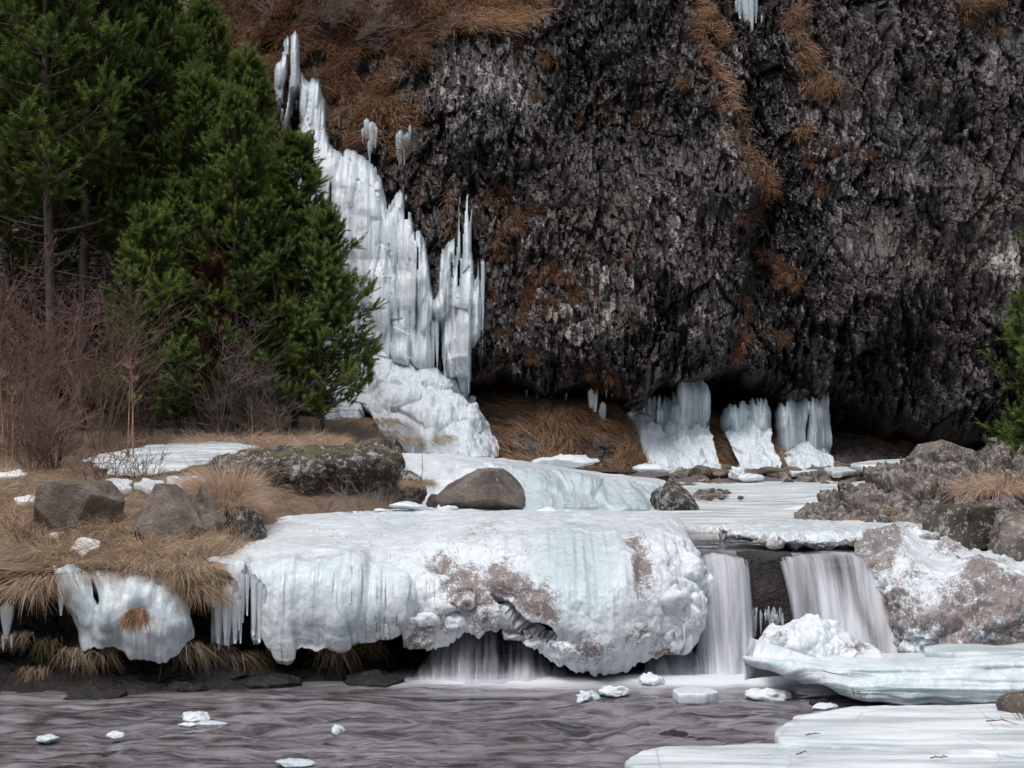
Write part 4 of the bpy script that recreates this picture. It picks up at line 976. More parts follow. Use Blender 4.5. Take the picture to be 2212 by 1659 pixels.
# ------------------------------------------------------------------ frozen falls on the cliff
def ice_face(parent, rows, box, seed, depth_fn, res=1.7, m=None, rib=.05, dirt=None, name='ice_face', bump_amp=.10, base=0.):
    """columns (x, top, bottom, width, tip) of ice frozen together into one body"""
    x0, x1, y0, y1 = box; base_h = base
    xs = np.arange(x0, x1, res); ys = np.arange(y0, y1, res)
    GX, GY = np.meshgrid(xs, ys, indexing='ij'); Hf = np.zeros(GX.shape); rr = np.random.default_rng(seed)
    for x, ya, yb, w, tip in rows:
        t = (GY - ya) / (yb - ya)
        hw = w / 2
        dome = .12 + .88 * sstep(-.02, rr.uniform(.22, .5), t) ** .8
        half = hw * dome * (1 - (1 - tip) * np.clip(t, 0, 1) ** 2.5) * (1 + .25 * vnoise(np.stack([GY * .035 + rr.uniform(0, 99), GY * 0, GY * 0], -1), seed))
        wob = w * .22 * vnoise(np.stack([GY * .014 + rr.uniform(0, 99), GY * 0, GY * 0], -1), seed + 1)
        uu = (GX - x - wob) / np.maximum(half, .3)
        h = np.where((t > 0) & (t < 1) & (np.abs(uu) < 1), np.sqrt(np.clip(1 - uu * uu, 0, 1)) * half * (1.1 + .6 * rr.random()) * sstep(0, .35, t) ** .9 * (1 - np.clip(t, 0, 1) ** (3 if tip < .6 else 9)), 0)
        Hf = np.maximum(Hf, h) + .18 * np.minimum(Hf, h)
    if base_h: Hf = np.where(Hf > .3, Hf * .75 + base_h * sstep(.3, 3.5, Hf), Hf)
    d0 = depth_fn(GX, GY)
    p = P(GX, GY, d0)
    r1 = fbm(np.stack([p[..., 0] * 7, p[..., 2] * .55, p[..., 1] * .3], -1), 4, seed + 3)
    r2 = fbm(np.stack([p[..., 0] * 18, p[..., 2] * 1.2, p[..., 1] * .3], -1), 3, seed + 4)
    bu = bulges(np.stack([p[..., 0] * 3.2, p[..., 1], p[..., 2] * 1.5], -1), seed + 5)
    hh = Hf / F * d0 * 1.1
    d = d0 - hh - np.minimum(1, hh * 8) * (r1 * rib * 1.6 + r2 * rib * .7 + (bu - .5) * bump_amp)
    pts = P(GX, GY, d)
    keep = (Hf > .6); kc = keep[:-1, :-1] & keep[1:, 1:] & keep[1:, :-1] & keep[:-1, 1:]
    V, fs = shell(pts, np.zeros_like(pts) + np.array([0, -1., 0]), .25, kc)
    cloud = np.clip(.72 + .6 * r1 + .45 * fbm(p * 1.1, 3, seed + 6) - 1.1 * np.exp(-hh * 11), -.6, 1)
    dr = dirt(GX, GY) if dirt else cloud * 0
    used = np.unique(np.concatenate([f.ravel() for f in fs])); remap = np.full(len(V), -1); remap[used] = np.arange(len(used))
    at = {'cloud': np.concatenate([cloud.ravel()] * 2)[used], 'dirt': np.concatenate([dr.ravel()] * 2)[used]}
    return solid(name, V[used], [remap[f] for f in fs], m or M_ICEFALL, parent, True, at)
def cols(parent, rows, seed0, name='ice_column', m=M_ICEFALL, fwd=.0, k=14):
    for i, (x, y0, y1, w, tip) in enumerate(rows):
        d = float(min(cliff_big(x, y0), cliff_big(x, (y0 + y1) / 2))) - w / 2 / F * 32 * .5 - fwd - .28
        add_icicle(parent, x, y0, y1, w, d, name=name, m=m, seed=seed0 + i, tip=tip, k=k, wob=.3, top=.55 if w > 20 else .9)
r = random.Random(8)
fallA = thing('frozen_waterfall', P(900, 978, 30.5), 'tall frozen waterfall of white columns beside the pines', 'icefall')
def colz(x, y): return np.minimum(cliff_big(x, y), cliff_big(x, y * 0 + 560) + 1.5 * sstep(560, 200, y)) - .26
res = 2.0
GX, GY = np.meshgrid(np.arange(588, 1060, res), np.arange(50, 890, res), indexing='ij')
OUT = [[(658, 300), (700, 290), (716, 320), (728, 330), (745, 325), (770, 330), (800, 350), (822, 385), (830, 430), (836, 500), (846, 440), (860, 408), (880, 405), (890, 470), (900, 498), (912, 495), (922, 560), (933, 600), (946, 660), (949, 560), (960, 525), (985, 512), (992, 420), (1002, 388), (1014, 400), (1020, 450), (1024, 520), (1036, 570), (1044, 640), (1044, 720), (1036, 745), (1022, 750), (1014, 870), (962, 870), (953, 800), (948, 690), (941, 700), (938, 812), (905, 808), (885, 800), (835, 795), (790, 850), (640, 870), (636, 640), (655, 420)],
       [(614, 72), (650, 70), (652, 150), (660, 178), (690, 172), (706, 270), (716, 330), (720, 470), (700, 560), (645, 560), (634, 330), (652, 270), (636, 190), (616, 165)],
       [(590, 140), (622, 134), (632, 175), (626, 245), (614, 310), (598, 240)]]
mk = np.zeros(GX.shape)
for o_ in OUT: mk = np.maximum(mk, inpoly(GX, GY, o_).astype(float))
def blur(a, k, ax):
    c = np.cumsum(np.concatenate([np.repeat(np.take(a, [0], ax), k + 1, ax), a, np.repeat(np.take(a, [-1], ax), k, ax)], ax), ax)
    n_ = a.shape[ax]; hi = np.take(c, range(2 * k + 1, 2 * k + 1 + n_), ax); lo = np.take(c, range(0, n_), ax); return (hi - lo) / (2 * k + 1)
bl = blur(blur(blur(blur(mk, 3, 0), 3, 0), 7, 1), 7, 1)
wide = blur(blur(blur(blur(mk, 9, 0), 9, 0), 14, 1), 14, 1)
d0 = colz(GX, GY); p = P(GX, GY, d0)
px_, pz_ = p[..., 0], p[..., 2]
wv_ = .22 * vnoise(np.stack([px_ * .8, pz_ * .5, px_ * 0], -1), 421)
st1 = fbm(np.stack([(px_ + wv_) * 6, pz_ * .40, px_ * 0], -1), 4, 422)
st2 = fbm(np.stack([px_ * 19, pz_ * .8, px_ * 0], -1), 3, 423)
c1_, _, _, _, cr1, _, _ = cells2((px_ + wv_) * 2.6, pz_ * .42, 424)
colm = np.sqrt(np.clip(1 - (c1_ * 1.25) ** 2, 0, 1)) * (.5 + .8 * cr1)
bulg = bulges(np.stack([(px_ + wv_) * 2.0, px_ * 0, pz_ * .62], -1), 425)
lev = bl + .42 * st1 + .16 * st2
kp = (lev > .46) & (bl > .12) & ~(st1 + .5 * st2 < -.37 - .5 * sstep(480, 720, GY))
th_ = sstep(.46, .95, lev)
c2_, _, _, _, cr2, _, _ = cells2((px_ + wv_) * 7.5, pz_ * .9, 427)
colf = np.sqrt(np.clip(1 - (c2_ * 1.3) ** 2, 0, 1)) * (.4 + .8 * cr2)
hh = th_ * (.14 + .36 * colm * sstep(.3, .9, wide) + .18 * (bulg - .4) + .10 * colf) + .10 * st1 * th_ + .035 * st2 * th_
d0 = d0 + .16 * sstep(.55, .2, wide)
pts = P(GX, GY, d0 - np.maximum(hh, .02))
kc = kp[:-1, :-1] & kp[1:, 1:] & kp[1:, :-1] & kp[:-1, 1:]
V, fs = shell(pts, np.zeros_like(pts) + np.array([0, -1., 0]), .22, kc)
cloud = np.clip(.80 + .55 * st1 + .55 * fbm(p * .9, 3, 426) - 1.0 * np.exp(-np.maximum(hh, 0) * 8) - .45 * (colm < .25) - .25 * (colf < .2) - .9 * sstep(.5, .25, wide) + .3 * (bulg - .5), -.55, 1)
drt = np.clip(blob(GX, GY, [(632, 100, 20, 50, .35), (690, 250, 20, 40, .12), (845, 570, 26, 40, .22), (650, 260, 16, 30, .3), (775, 600, 24, 60, .15)]), 0, 1)
solid('ice_face', V, fs, M_ICEFALL, fallA, True, {'cloud': np.concatenate([cloud.ravel()] * 2), 'dirt': np.concatenate([drt.ravel()] * 2)})
ext = [(1030, 600, 752, 10, .08), (1042, 560, 772, 8, .06), (1036, 640, 742, 8, .06), (945, 680, 800, 9, .08), (936, 690, 815, 10, .08), (926, 700, 822, 9, .08), (820, 690, 785, 8, .08), (828, 680, 775, 7, .08), (900, 700, 800, 8, .1), (850, 430, 500, 8, .1), (842, 440, 520, 7, .1), (755, 340, 450, 9, .2), (812, 360, 470, 8, .1), (606, 140, 245, 9, .2), (640, 150, 235, 8, .2), (962, 740, 842, 8, .1), (1012, 740, 850, 9, .1)]
cols(fallA, ext, 400, name='icicle', fwd=.15)
# its lumpy foot
K = [[(700, 800, 31.6), (700, 840, 31.0), (690, 880, 30.6), (690, 930, 30.2), (690, 985, 29.8)],
     [(770, 790, 31.4), (772, 830, 30.9), (774, 870, 30.4), (770, 925, 30.0), (765, 985, 29.6)],
     [(830, 765, 31.4), (835, 805, 30.8), (840, 860, 30.2), (845, 920, 29.8), (850, 990, 29.3)],
     [(890, 780, 31.4), (900, 820, 30.7), (905, 870, 30.1), (910, 925, 29.7), (915, 990, 29.2)],
     [(940, 810, 31.5), (952, 850, 30.7), (965, 890, 30.1), (972, 935, 29.7), (980, 992, 29.2)],
     [(985, 850, 31.4), (1000, 870, 30.8), (1015, 905, 30.3), (1030, 945, 29.9), (1042, 992, 29.5)],
     [(1015, 870, 31.7), (1028, 890, 31.3), (1042, 925, 30.9), (1056, 960, 30.5), (1066, 992, 30.2)]]
T_, u, v = loft(K, 210, 140); tx, ty = pic(T_)
wp = T_ + .35 * np.stack([fbm(T_ * 1.3, 3, 175), fbm(T_ * 1.3, 3, 176), fbm(T_ * 1.3, 3, 177)], -1)
disp = -.30 * blob(tx, ty, [(888, 955, 16, 36, 1.), (949, 945, 10, 22, .8)]) + (bulges(wp * np.array([1.7, 1.5, .9]), 171) - .5) * .42 + (bulges(wp * 4.0, 172) - .5) * .07 * (1 + fbm(T_ * 1.1, 2, 178)) + .10 * fbm(np.stack([T_[..., 0] * 5, T_[..., 1] * 2, T_[..., 2] * 1.5], -1), 4, 173)
gap = inpoly(tx, ty, [(770, 945), (780, 870), (800, 890), (835, 960), (800, 960)])
kc = ~(gap[:-1, :-1] | gap[1:, 1:])
ice_body('ice_mound', T_, disp, np.clip(.75 + .4 * fbm(T_ * 1.2, 3, 174), 0, 1), np.clip(blob(tx, ty, [(900, 950, 20, 40, .5), (840, 830, 30, 20, .2), (950, 940, 30, 30, .3)]), 0, 1), .25, M_ICEFALL, fallA, kc)

def small_fall(label, x0, x1, tops, ybot_c, ym_top, foot, seed, depth=32.4):
    """curtain of ice sticks over a lumpy foot. tops: (x, y) outline of the curtain's top"""
    cxm = (foot[0] + foot[-1]) / 2
    o = thing('frozen_waterfall', P(cxm, 1008, 31.0), label, 'icefall', 'frozen falls under the overhang')
    rr = random.Random(seed); tx_, ty_ = zip(*tops)
    rows = []; x = x0
    while x < x1:
        y = float(np.interp(x, tx_, ty_))
        if y < 2000:
            rows.append((x, y + rr.choice([0, 0, 4, 12]) + rr.uniform(-7, 8), ybot_c + 25 + rr.uniform(0, 30), rr.uniform(6, 15), rr.uniform(.6, 1.)))
            if rr.random() < .4: rows.append((x, y + rr.uniform(0, 25), ybot_c + rr.uniform(0, 30), rr.uniform(14, 24), .9))
        x += rr.uniform(2.5, 5)
    ice_face(o, rows, (x0 - 14, x1 + 14, min(ty_) - 14, ybot_c + 75), seed, lambda a, b: depth - .3 + .15 * np.sin(a * .11), res=1.5, rib=.05, bump_amp=.03)
    f0, f1_, f2__, f3_ = foot
    K = []
    for i, t in enumerate(np.linspace(0, 1, 6)):
        xt = x0 + (x1 - x0) * t; xb = f0 + (f3_ - f0) * t
        e = 1 - abs(2 * t - 1) ** 2
        K.append([(xt, ym_top + 18 * (1 - e), depth - .1), (xt * .85 + xb * .15, ym_top + 40, depth - .6 - .25 * e), (xt * .45 + xb * .55, ym_top + (1008 - ym_top) * .62, depth - 1.1 - .25 * e), (xb, 1003, depth - 1.65 - .25 * e), (xb, 1024, depth - 2.1)])
    T_, u, v = loft(K, 84, 66)
    wp = T_ + .3 * np.stack([fbm(T_ * 1.3, 3, seed + 5), fbm(T_ * 1.3, 3, seed + 6), fbm(T_ * 1.3, 3, seed + 7)], -1)
    disp = (bulges(wp * np.array([2.0, 1.6, .8]), seed) - .5) * .22 + .14 * fbm(np.stack([T_[..., 0] * 5, T_[..., 1] * 2, T_[..., 2] * 1.4], -1), 4, seed + 1)
    tx, ty = pic(T_)
    ice_body('ice_mound', T_, disp, np.clip(.7 + .4 * fbm(T_ * 1.3, 3, seed + 2), 0, 1), np.clip(blob(tx, ty, [(foot[1], 1000, 20, 10, .4), (foot[2], 985, 12, 20, .3)]), 0, 1), .2, M_ICEFALL, o)
small_fall('low frozen fall sliding over turf, the dullest of the four under the overhang', 1366, 1412, [(1366, 862), (1385, 848), (1412, 842)], 900, 885, (1385, 1400, 1440, 1475), 500, 32.7)
small_fall('tallest of the four frozen falls under the overhang', 1425, 1526, [(1425, 846), (1452, 838), (1472, 832), (1476, 800), (1500, 796), (1506, 806), (1516, 796), (1526, 800)], 915, 900, (1445, 1480, 1520, 1556), 540, 32.5)
small_fall('wide blue white frozen fall between two humps of brown turf', 1566, 1662, [(1566, 862), (1592, 862), (1600, 858), (1640, 850), (1662, 858)], 925, 905, (1598, 1620, 1650, 1684), 580, 32.6)
small_fall('pair of pale blue ice pillars, the last frozen fall before the dark cave', 1686, 1788, [(1686, 862), (1705, 850), (1720, 835), (1738, 832), (1741, 2500), (1748, 2500), (1750, 838), (1766, 840), (1788, 826)], 965, 948, (1700, 1720, 1770, 1802), 620, 32.8)
o = thing('hanging_icicles', P(870, 360, 33), 'cluster of hanging icicles under turf high on the cliff', 'icicles')
cols(o, [(858, 285, 345, 9, .1), (866, 280, 362, 12, .08), (873, 288, 372, 8, .06), (880, 284, 350, 10, .1), (862, 300, 360, 7, .08), (885, 268, 320, 6, .1), (877, 300, 345, 6, .1)], 700, name='icicle', k=10)
o = thing('hanging_icicles', P(800, 330, 33.6), 'grey ice smear hanging in brown turf right of the upper icefall', 'icicles')
cols(o, [(792, 255, 315, 14, .3), (802, 262, 330, 16, .2), (785, 275, 310, 8, .2), (810, 270, 320, 10, .2), (800, 300, 350, 9, .1)], 720, name='icicle', k=10)
o = thing('hanging_icicles', P(1612, 90, 34.5), 'thin grey ice streak at the top of the dark gully', 'icicles')
cols(o, [(1600, -20, 40, 16, .3), (1612, -25, 62, 26, .3), (1622, -15, 100, 12, .1), (1632, -10, 50, 10, .2), (1590, 0, 26, 8, .2), (1645, 30, 66, 5, .2)], 740, name='icicle', k=10)
o = thing('hanging_icicles', P(1250, 850, 33), 'short icicles in the dark gap above the turf slope', 'icicles')
for i, (x, y0, y1, w) in enumerate([(1288, 840, 880, 7), (1160, 838, 870, 6), (1322, 800, 860, 7), (1330, 812, 850, 6), (1222, 845, 868, 6), (1138, 842, 862, 5), (1310, 835, 862, 6)]):
    add_icicle(o, x, y0, y1, w, 32.2, name='icicle', m=M_ICEFALL, seed=760 + i, tip=.1)
o = thing('ice_stub', P(1300, 925, 32.4), 'lone upright stub of ice on the turf slope', 'ice')
for i, (x, y0, y1, w) in enumerate([(1303, 868, 920, 14), (1298, 880, 905, 12), (1276, 840, 882, 16), (1284, 850, 890, 12)]):
    add_icicle(o, x, y0, y1, w, 31.7, name='ice_column', m=M_ICEFALL, seed=780 + i, tip=.6)
o = thing('bank_icicles', P(40, 1390, 15.9), 'clear icicles in the black hollow at the edge of the bank', 'icicles')
for i, (x, y0, y1, w) in enumerate([(14, 1300, 1380, 26), (8, 1370, 1405, 8), (24, 1370, 1400, 8), (130, 1250, 1330, 18)]):
    add_icicle(o, x, y0, y1, w, 15.85, name='icicle', seed=800 + i, tip=.2)

# ------------------------------------------------------------------ rocks
boulder('boulder', 1652, 1400, 110, 204, 17.45, 'dark wet rock dividing the falls', mat_rock('wet_brown_rock', dark=(.012, .009, .008), light=(.05, .038, .033), lichen=0., moss=0., wet=.35), seed=3, dep=.9, cuts=6, rough=.07, sub=5, planes=[(0, -1, .05, .45), (0, 0, 1, .5), (-1, 0, 0, .6), (1, 0, 0, .6)], sink=.05)
boulder('boulder', 1040, 1104, 192, 92, 20.3, 'round topped brown boulder standing on the ice shelf', M_BOULDER, seed=21, dep=.9, cuts=3, rough=.05, sub=6, planes=[(-.72, -.3, .69, .52), (.85, -.25, .40, .62), (0.05, -.1, 1, .80), (-.3, -1, .25, .62), (.45, -.9, .3, .66), (.9, -.2, .25, .70)], sink=.15)
# long mossy boulder (a lofted block)
K = [[(462, 1010, 21.6), (462, 1012, 21.4), (464, 1020, 21.2), (466, 1040, 21.1), (470, 1060, 21.1)],
     [(480, 992, 21.9), (480, 1000, 21.2), (486, 1020, 20.9), (500, 1050, 20.9), (510, 1085, 21.0)],
     [(540, 976, 22.1), (540, 984, 21.1), (548, 1010, 20.75), (560, 1050, 20.8), (565, 1092, 21.0)],
     [(640, 970, 22.2), (640, 980, 21.0), (645, 1010, 20.65), (650, 1050, 20.75), (650, 1096, 21.0)],
     [(740, 966, 22.2), (742, 974, 21.0), (745, 1005, 20.6), (745, 1048, 20.75), (742, 1098, 21.0)],
     [(800, 958, 22.2), (804, 966, 21.1), (808, 1000, 20.65), (806, 1045, 20.8), (800, 1096, 21.0)],
     [(842, 962, 22.1), (852, 972, 21.2), (858, 1000, 20.85), (846, 1045, 20.95), (850, 1092, 21.1)],
     [(852, 975, 21.9), (862, 985, 21.5), (864, 1000, 21.3), (854, 1040, 21.3), (862, 1085, 21.3)]]
T_, u, v = loft(K, 240, 100)
nrm = facing(gnormal(T_), T_)
fa, _, _ = facets(T_[..., 0] * 3.2, T_[..., 2] * 4 + T_[..., 1], 181); fb, _, _ = facets(T_[..., 0] * 9, T_[..., 2] * 10 + T_[..., 1] * 3, 182)
disp = fa * .09 + fb * .035 + .05 * fbm(T_ * 3, 4, 183)
V, fs = shell(T_ + nrm * disp[..., None], nrm, .5)
mossy = tag(solid('boulder', V, fs, M_MOSSY), 'long dark boulder speckled with lichen, moss along its top', 'boulder')
boulder('boulder', 818, 980, 84, 36, 22.6, 'smooth grey stone resting behind the mossy boulder', M_BOULDER, seed=31, rough=.06, cuts=4)
boulder('boulder', 936, 1096, 34, 28, 20.5, 'small brown stone wedged beside the round topped boulder', M_BOULDER, seed=33, cuts=5)
boulder('boulder', 890, 1088, 62, 72, 20.7, 'slanting brown stone leaning on the end of the mossy boulder', M_MOSSY, seed=35, cuts=6, lean=-.3)
boulder('boulder', 172, 1140, 196, 98, 17.8, 'broad grey boulder with a mossy cap on the left bank', M_GREY, seed=41, dep=.8, cuts=6, rough=.07, sub=5, planes=[(0, 0, 1, .7), (-1, -.2, .1, .75), (.7, -.3, .5, .75), (0, -1, .15, .6)])
boulder('boulder', 366, 1168, 160, 124, 17.35, 'steep pointed grey boulder with one white lichen spot', M_GREY, seed=44, dep=.7, cuts=4, rough=.05, sub=5, planes=[(.72, -.1, .62, .42), (-.9, -.3, .3, .62), (0, -1, .2, .55), (-.3, .1, 1, .8)], lean=0.05)
boulder('boulder', 438, 1140, 96, 92, 17.7, 'slanted flat stone behind the pointed grey boulder', M_GREY, seed=47, dep=.5, cuts=3, rough=.06, planes=[(.75, -.1, .6, .4), (-.8, -.2, .5, .5), (0, -1, .2, .55)])
boulder('boulder', 520, 1162, 108, 66, 18.0, 'low dark stone under the windblown grass tussock', M_MOSSY, seed=50, cuts=7, rough=.12)
boulder('boulder', 1456, 1114, 96, 76, 23.0, 'dark icy rock at the end of the ice terrace', M_MOSSY, seed=53, dep=.8, cuts=5, rough=.16, lean=.0, planes=[(.7, -.2, .6, .45)])
boulder('boulder', 2040, 1016, 150, 66, 24.0, 'rounded boulder crowning the rocky outcrop', M_OUTCROP, seed=56, dep=1.0, cuts=5, rough=.06, sub=5, planes=[(-.6, -.2, .7, .7), (.5, -.1, .8, .7)])
boulder('boulder', 2195, 1545, 84, 52, 14.2, 'dark brown stone at the edge of the river ice with twigs over it', M_BOULDER, seed=59, cuts=4, rough=.06)
boulder('boulder', 430, 1052, 110, 44, 22.0, 'dark rock half under ice beside the tussock', M_MOSSY, seed=62, cuts=6, rough=.15)
# rocky outcrop on the right
K = [[(1716, 1112, 21.6), (1716, 1116, 21.2), (1716, 1120, 20.9), (1716, 1124, 20.7), (1718, 1128, 20.5)],
     [(1780, 1085, 22.0), (1780, 1092, 21.4), (1780, 1104, 20.8), (1780, 1118, 20.3), (1780, 1132, 20.0)],
     [(1850, 1050, 22.8), (1852, 1062, 22.0), (1856, 1082, 21.1), (1858, 1108, 20.4), (1858, 1136, 19.9)],
     [(1930, 1015, 23.6), (1932, 1030, 22.6), (1936, 1058, 21.4), (1940, 1095, 20.4), (1942, 1140, 19.7)],
     [(2010, 996, 24.2), (2012, 1014, 23.0), (2014, 1045, 21.6), (2016, 1090, 20.4), (2018, 1150, 19.4)],
     [(2090, 990, 24.6), (2092, 1008, 23.3), (2094, 1042, 21.8), (2096, 1092, 20.4), (2098, 1165, 19.2)],
     [(2170, 985, 24.8), (2172, 1002, 23.5), (2174, 1038, 22.0), (2176, 1092, 20.5), (2178, 1180, 19.0)],
     [(2260, 978, 25.0), (2262, 996, 23.6), (2264, 1034, 22.0), (2266, 1094, 20.4), (2268, 1200, 18.8)],
     [(2420, 970, 25.0), (2420, 990, 23.6), (2420, 1030, 22.0), (2420, 1094, 20.4), (2420, 1210, 18.8)]]
T_, u, v = loft(K, 280, 160)
nrm = facing(gnormal(T_), T_)
fa, ca, ea = facets(T_[..., 0] * 1.7, T_[..., 2] * 2.2 + T_[..., 1] * .8, 191); fb, cb, eb = facets(T_[..., 0] * 4.5, T_[..., 2] * 4 + T_[..., 1] * 3, 192); fc, _, ec = facets(T_[..., 0] * 11, T_[..., 2] * 9 + T_[..., 1] * 7, 193)
disp = (fa * .32 + fb * .16 + fc * .055 + .08 * fbm(T_ * 2, 3, 194) - .06 * sstep(.12, 0, ea) - .03 * sstep(.1, 0, eb)) * (.25 + .75 * sstep(0, .12, u))
V, fs = shell(T_ + nrm * disp[..., None], nrm, .8)
tag(solid('rock_outcrop', V, fs, M_OUTCROP, smooth=False), 'craggy brown rock outcrop sloping down to the stream ice', 'rock')
boulder('boulder', 2086, 1192, 172, 100, 18.7, 'black angular block at the foot of the rocky outcrop', M_MOSSY, seed=66, dep=.9, cuts=5, rough=.07, sub=5, planes=[(.3, -1, .1, .55), (-.8, -.5, .2, .6), (0, 0, 1, .7)])
boulder('boulder', 2200, 1240, 130, 140, 18.2, 'brown rock block at the picture edge above the grimy ice', M_OUTCROP, seed=68, dep=1., cuts=6, rough=.07, sub=5)
# stones of the far shore and of the ice
sr = random.Random(12)
small = [(1512, 1030, 56, 26, 'pointed grey stone at the foot of the tallest frozen fall'), (1555, 1030, 46, 18, 'low grey stone just right of the pointed shore stone'), (1625, 1028, 50, 14, 'flat stone below the wide frozen fall'), (1660, 1022, 44, 14, 'grey slabby stone at the foot of the wide frozen fall')]
for i, (x, y, w, h, lb) in enumerate(small):
    boulder('shore_stone', x, y, w, h, 29.6, lb, M_GREY, seed=100 + i, cuts=6, sub=4, cat='stone', group='stones on the far shore')
proto = []
for k in range(4):
    V, Fc = ICO[3]; V = V.copy(); rr = np.random.default_rng(900 + k)
    for q in range(9):
        nn = rr.normal(size=3); nn /= np.linalg.norm(nn); V -= np.maximum(0, V @ nn - rr.uniform(.5, .85))[:, None] * nn
    proto.append(make_mesh('shore_stone', V * np.array([.5, .45, .32]) + np.array([0, 0, .18]), [Fc], False)); proto[-1].materials.append(M_OUTCROP if k % 2 else M_GREY)
for k in range(150):
    x = sr.uniform(1420, 2000); d = sr.uniform(28.8, 31.2)
    if x < 1700 and d < 29.4: d += .8
    s = sr.uniform(.1, .34)
    if k < 34: x, d, s = sr.gauss(1535, 32), sr.uniform(24.5, 26.2), sr.uniform(.08, .2)
    p = on_ground(x, 0, d); z = p[2] if d > 28 else 1.22
    o = put('shore_stone', proto[k % 4], None, None, (p[0], p[1], z), (0, 0, sr.uniform(0, 6.3)), (s * sr.uniform(.8, 1.6), s, s * sr.uniform(.6, 1.1)))
    if k < 34: tag(o, 'small dark pebble in the rubble patch on the stream ice', 'stone', 'rubble on the stream ice')
    else: tag(o, 'small stone in the rubble along the far shore', 'stone', 'rubble along the far shore')

# ------------------------------------------------------------------ loose ice
def chunk(x, y, w, h, d, label, seed, dirt=.05, cloud=.95, cat='ice chunk', group=None, rough=.2, cuts=6, m=None):
    q, Fc, at = lump(None, 'ice_chunk', x, y, w, h, d, seed, cloud=cloud, dirt=dirt, rough=rough, cuts=cuts)
    return tag(solid('ice_chunk', q, [Fc], m or M_ICE, attrs=at), label, cat, group)
RG = 'ice chunks in the river'
def rd(y): return EYE * F / (y - CY)
chunk(420, 1550, 78, 30, rd(1560), 'largest white ice chunk stranded in the river on the left', 1001, group=RG)
chunk(405, 1566, 44, 10, rd(1569), 'flat white scrap before the largest river ice chunk', 1002, group=RG)
chunk(460, 1562, 70, 10, rd(1566), 'clear flat ice beside the largest river ice chunk', 1003, cloud=.2, group=RG)
chunk(250, 1588, 40, 16, rd(1594), 'small ice lump on a dark stone in the river', 1004, group=RG)
chunk(100, 1596, 56, 16, rd(1603), 'clear ice cap on a rock in the river on the left', 1005, cloud=.3, group=RG)
chunk(730, 1580, 24, 26, rd(1590), 'small upright crystal of clear ice in the river', 1006, cloud=.4, group=RG, rough=.35)
chunk(635, 1648, 90, 14, rd(1654), 'clear flat ice at the bottom edge of the river', 1007, cloud=.3, group=RG)
chunk(1268, 1508, 42, 34, rd(1520), 'knobbly clear ice lump near the great shelf', 1008, cloud=.4, group=RG, rough=.4)
chunk(1328, 1493, 68, 24, rd(1502), 'pointed white ice chunk left of the flat floe', 1009, group=RG)
chunk(1405, 1470, 52, 28, rd(1482), 'jagged ice chunk at the foot of the small fall', 1010, group=RG, rough=.4)
slab('ice_floe', [(1458, 1490), (1485, 1481), (1530, 1486), (1552, 1494), (1520, 1499), (1470, 1498)], .10, .10, 'smooth flat white floe floating below the falls', m=M_ICE, cat='ice chunk', group=RG, seed=23)
chunk(1660, 1502, 108, 26, rd(1512), 'long crumbly white floe near the thick slab', 1012, group=RG, rough=.3)
chunk(1782, 1528, 56, 18, rd(1534), 'small layered ice piece under the thick slab', 1013, cloud=.6, group=RG)
chunk(1790, 1428, 110, 20, 15.3, 'bright white ice piece at the foot of the snowy lump', 1020, cuts=8, rough=.15)
chunk(1890, 1424, 60, 24, 15.5, 'small crumbled ice piece right of the snowy lump', 1021, rough=.35)
TG = 'ice plates lying on the great shelf'
for i, (x, y, w, h, lb) in enumerate([(880, 1092, 92, 18, 'long flat ice plate on the back of the great shelf'), (968, 1098, 46, 12, 'ice plate against the round topped boulder'), (930, 1100, 20, 8, 'small ice bit between two plates on the shelf'), (820, 1102, 28, 8, 'small ice bit by dead twigs on the shelf'), (1185, 1104, 56, 18, 'ice plate at the foot of the blue terrace'), (1232, 1106, 44, 12, 'lower ice plate at the foot of the blue terrace')]):
    chunk(x, y, w, h, 19.9, lb, 1030 + i, group=TG, cuts=8, rough=.1)
for i, (x, y, w, h, d, lb) in enumerate([(1225, 1000, 150, 30, 28.5, 'heap of grey snow ice at the foot of the turf slope'), (1410, 1012, 90, 18, 29.5, 'grey ice heap below the dullest frozen fall'), (1590, 1022, 40, 26, 29.3, 'white ice lump between shore stones'), (1620, 1032, 60, 16, 29.2, 'low white ice lump near the flat shore stone')]):
    chunk(x, y, w, h, d, lb, 1050 + i, group='ice heaps along the far shore', cuts=4, dirt=.15)
SG = 'ice plates along the far shore'
for i, (pts, z, lb) in enumerate([([(1835, 1002), (1870, 996), (1900, 993), (1970, 990), (1975, 1000), (1900, 1006)], 1.55, 'broad white ice plate left of the outcrop boulder'), ([(1780, 1010), (1830, 1008), (1850, 1016), (1800, 1020)], 1.40, 'small white plate on the far shore gravel'), ([(1840, 1042), (1880, 1036), (1890, 1048), (1850, 1058)], 1.35, 'tilted white plate beside the outcrop'), ([(1880, 1016), (1930, 1010), (1940, 1016), (1900, 1022)], 1.42, 'thin white plate between shore gravel and outcrop'), ([(1560, 1012), (1640, 1010), (1660, 1016), (1580, 1020)], 1.36, 'thin white plate behind the shore stones'), ([(1700, 1014), (1760, 1012), (1770, 1018), (1710, 1020)], 1.36, 'thin white plate below the ice pillars')]):
    slab('ice_plate', pts, z, .10, lb, m=M_SHEET, cat='ice plate', group=SG, seed=40 + i)
def drape(name, pts, lift, label, m, cat, group=None, seed=1, th=.05, **k):
    C = [((x - CX) / F * d, d) for x, d in pts]
    V, fs, at = slab_mesh(C, 0, th, seed=seed, zf=lambda x, y: gz(x, y) + lift, **k)
    return tag(solid(name, V, fs, m, attrs=at), label, cat, group)
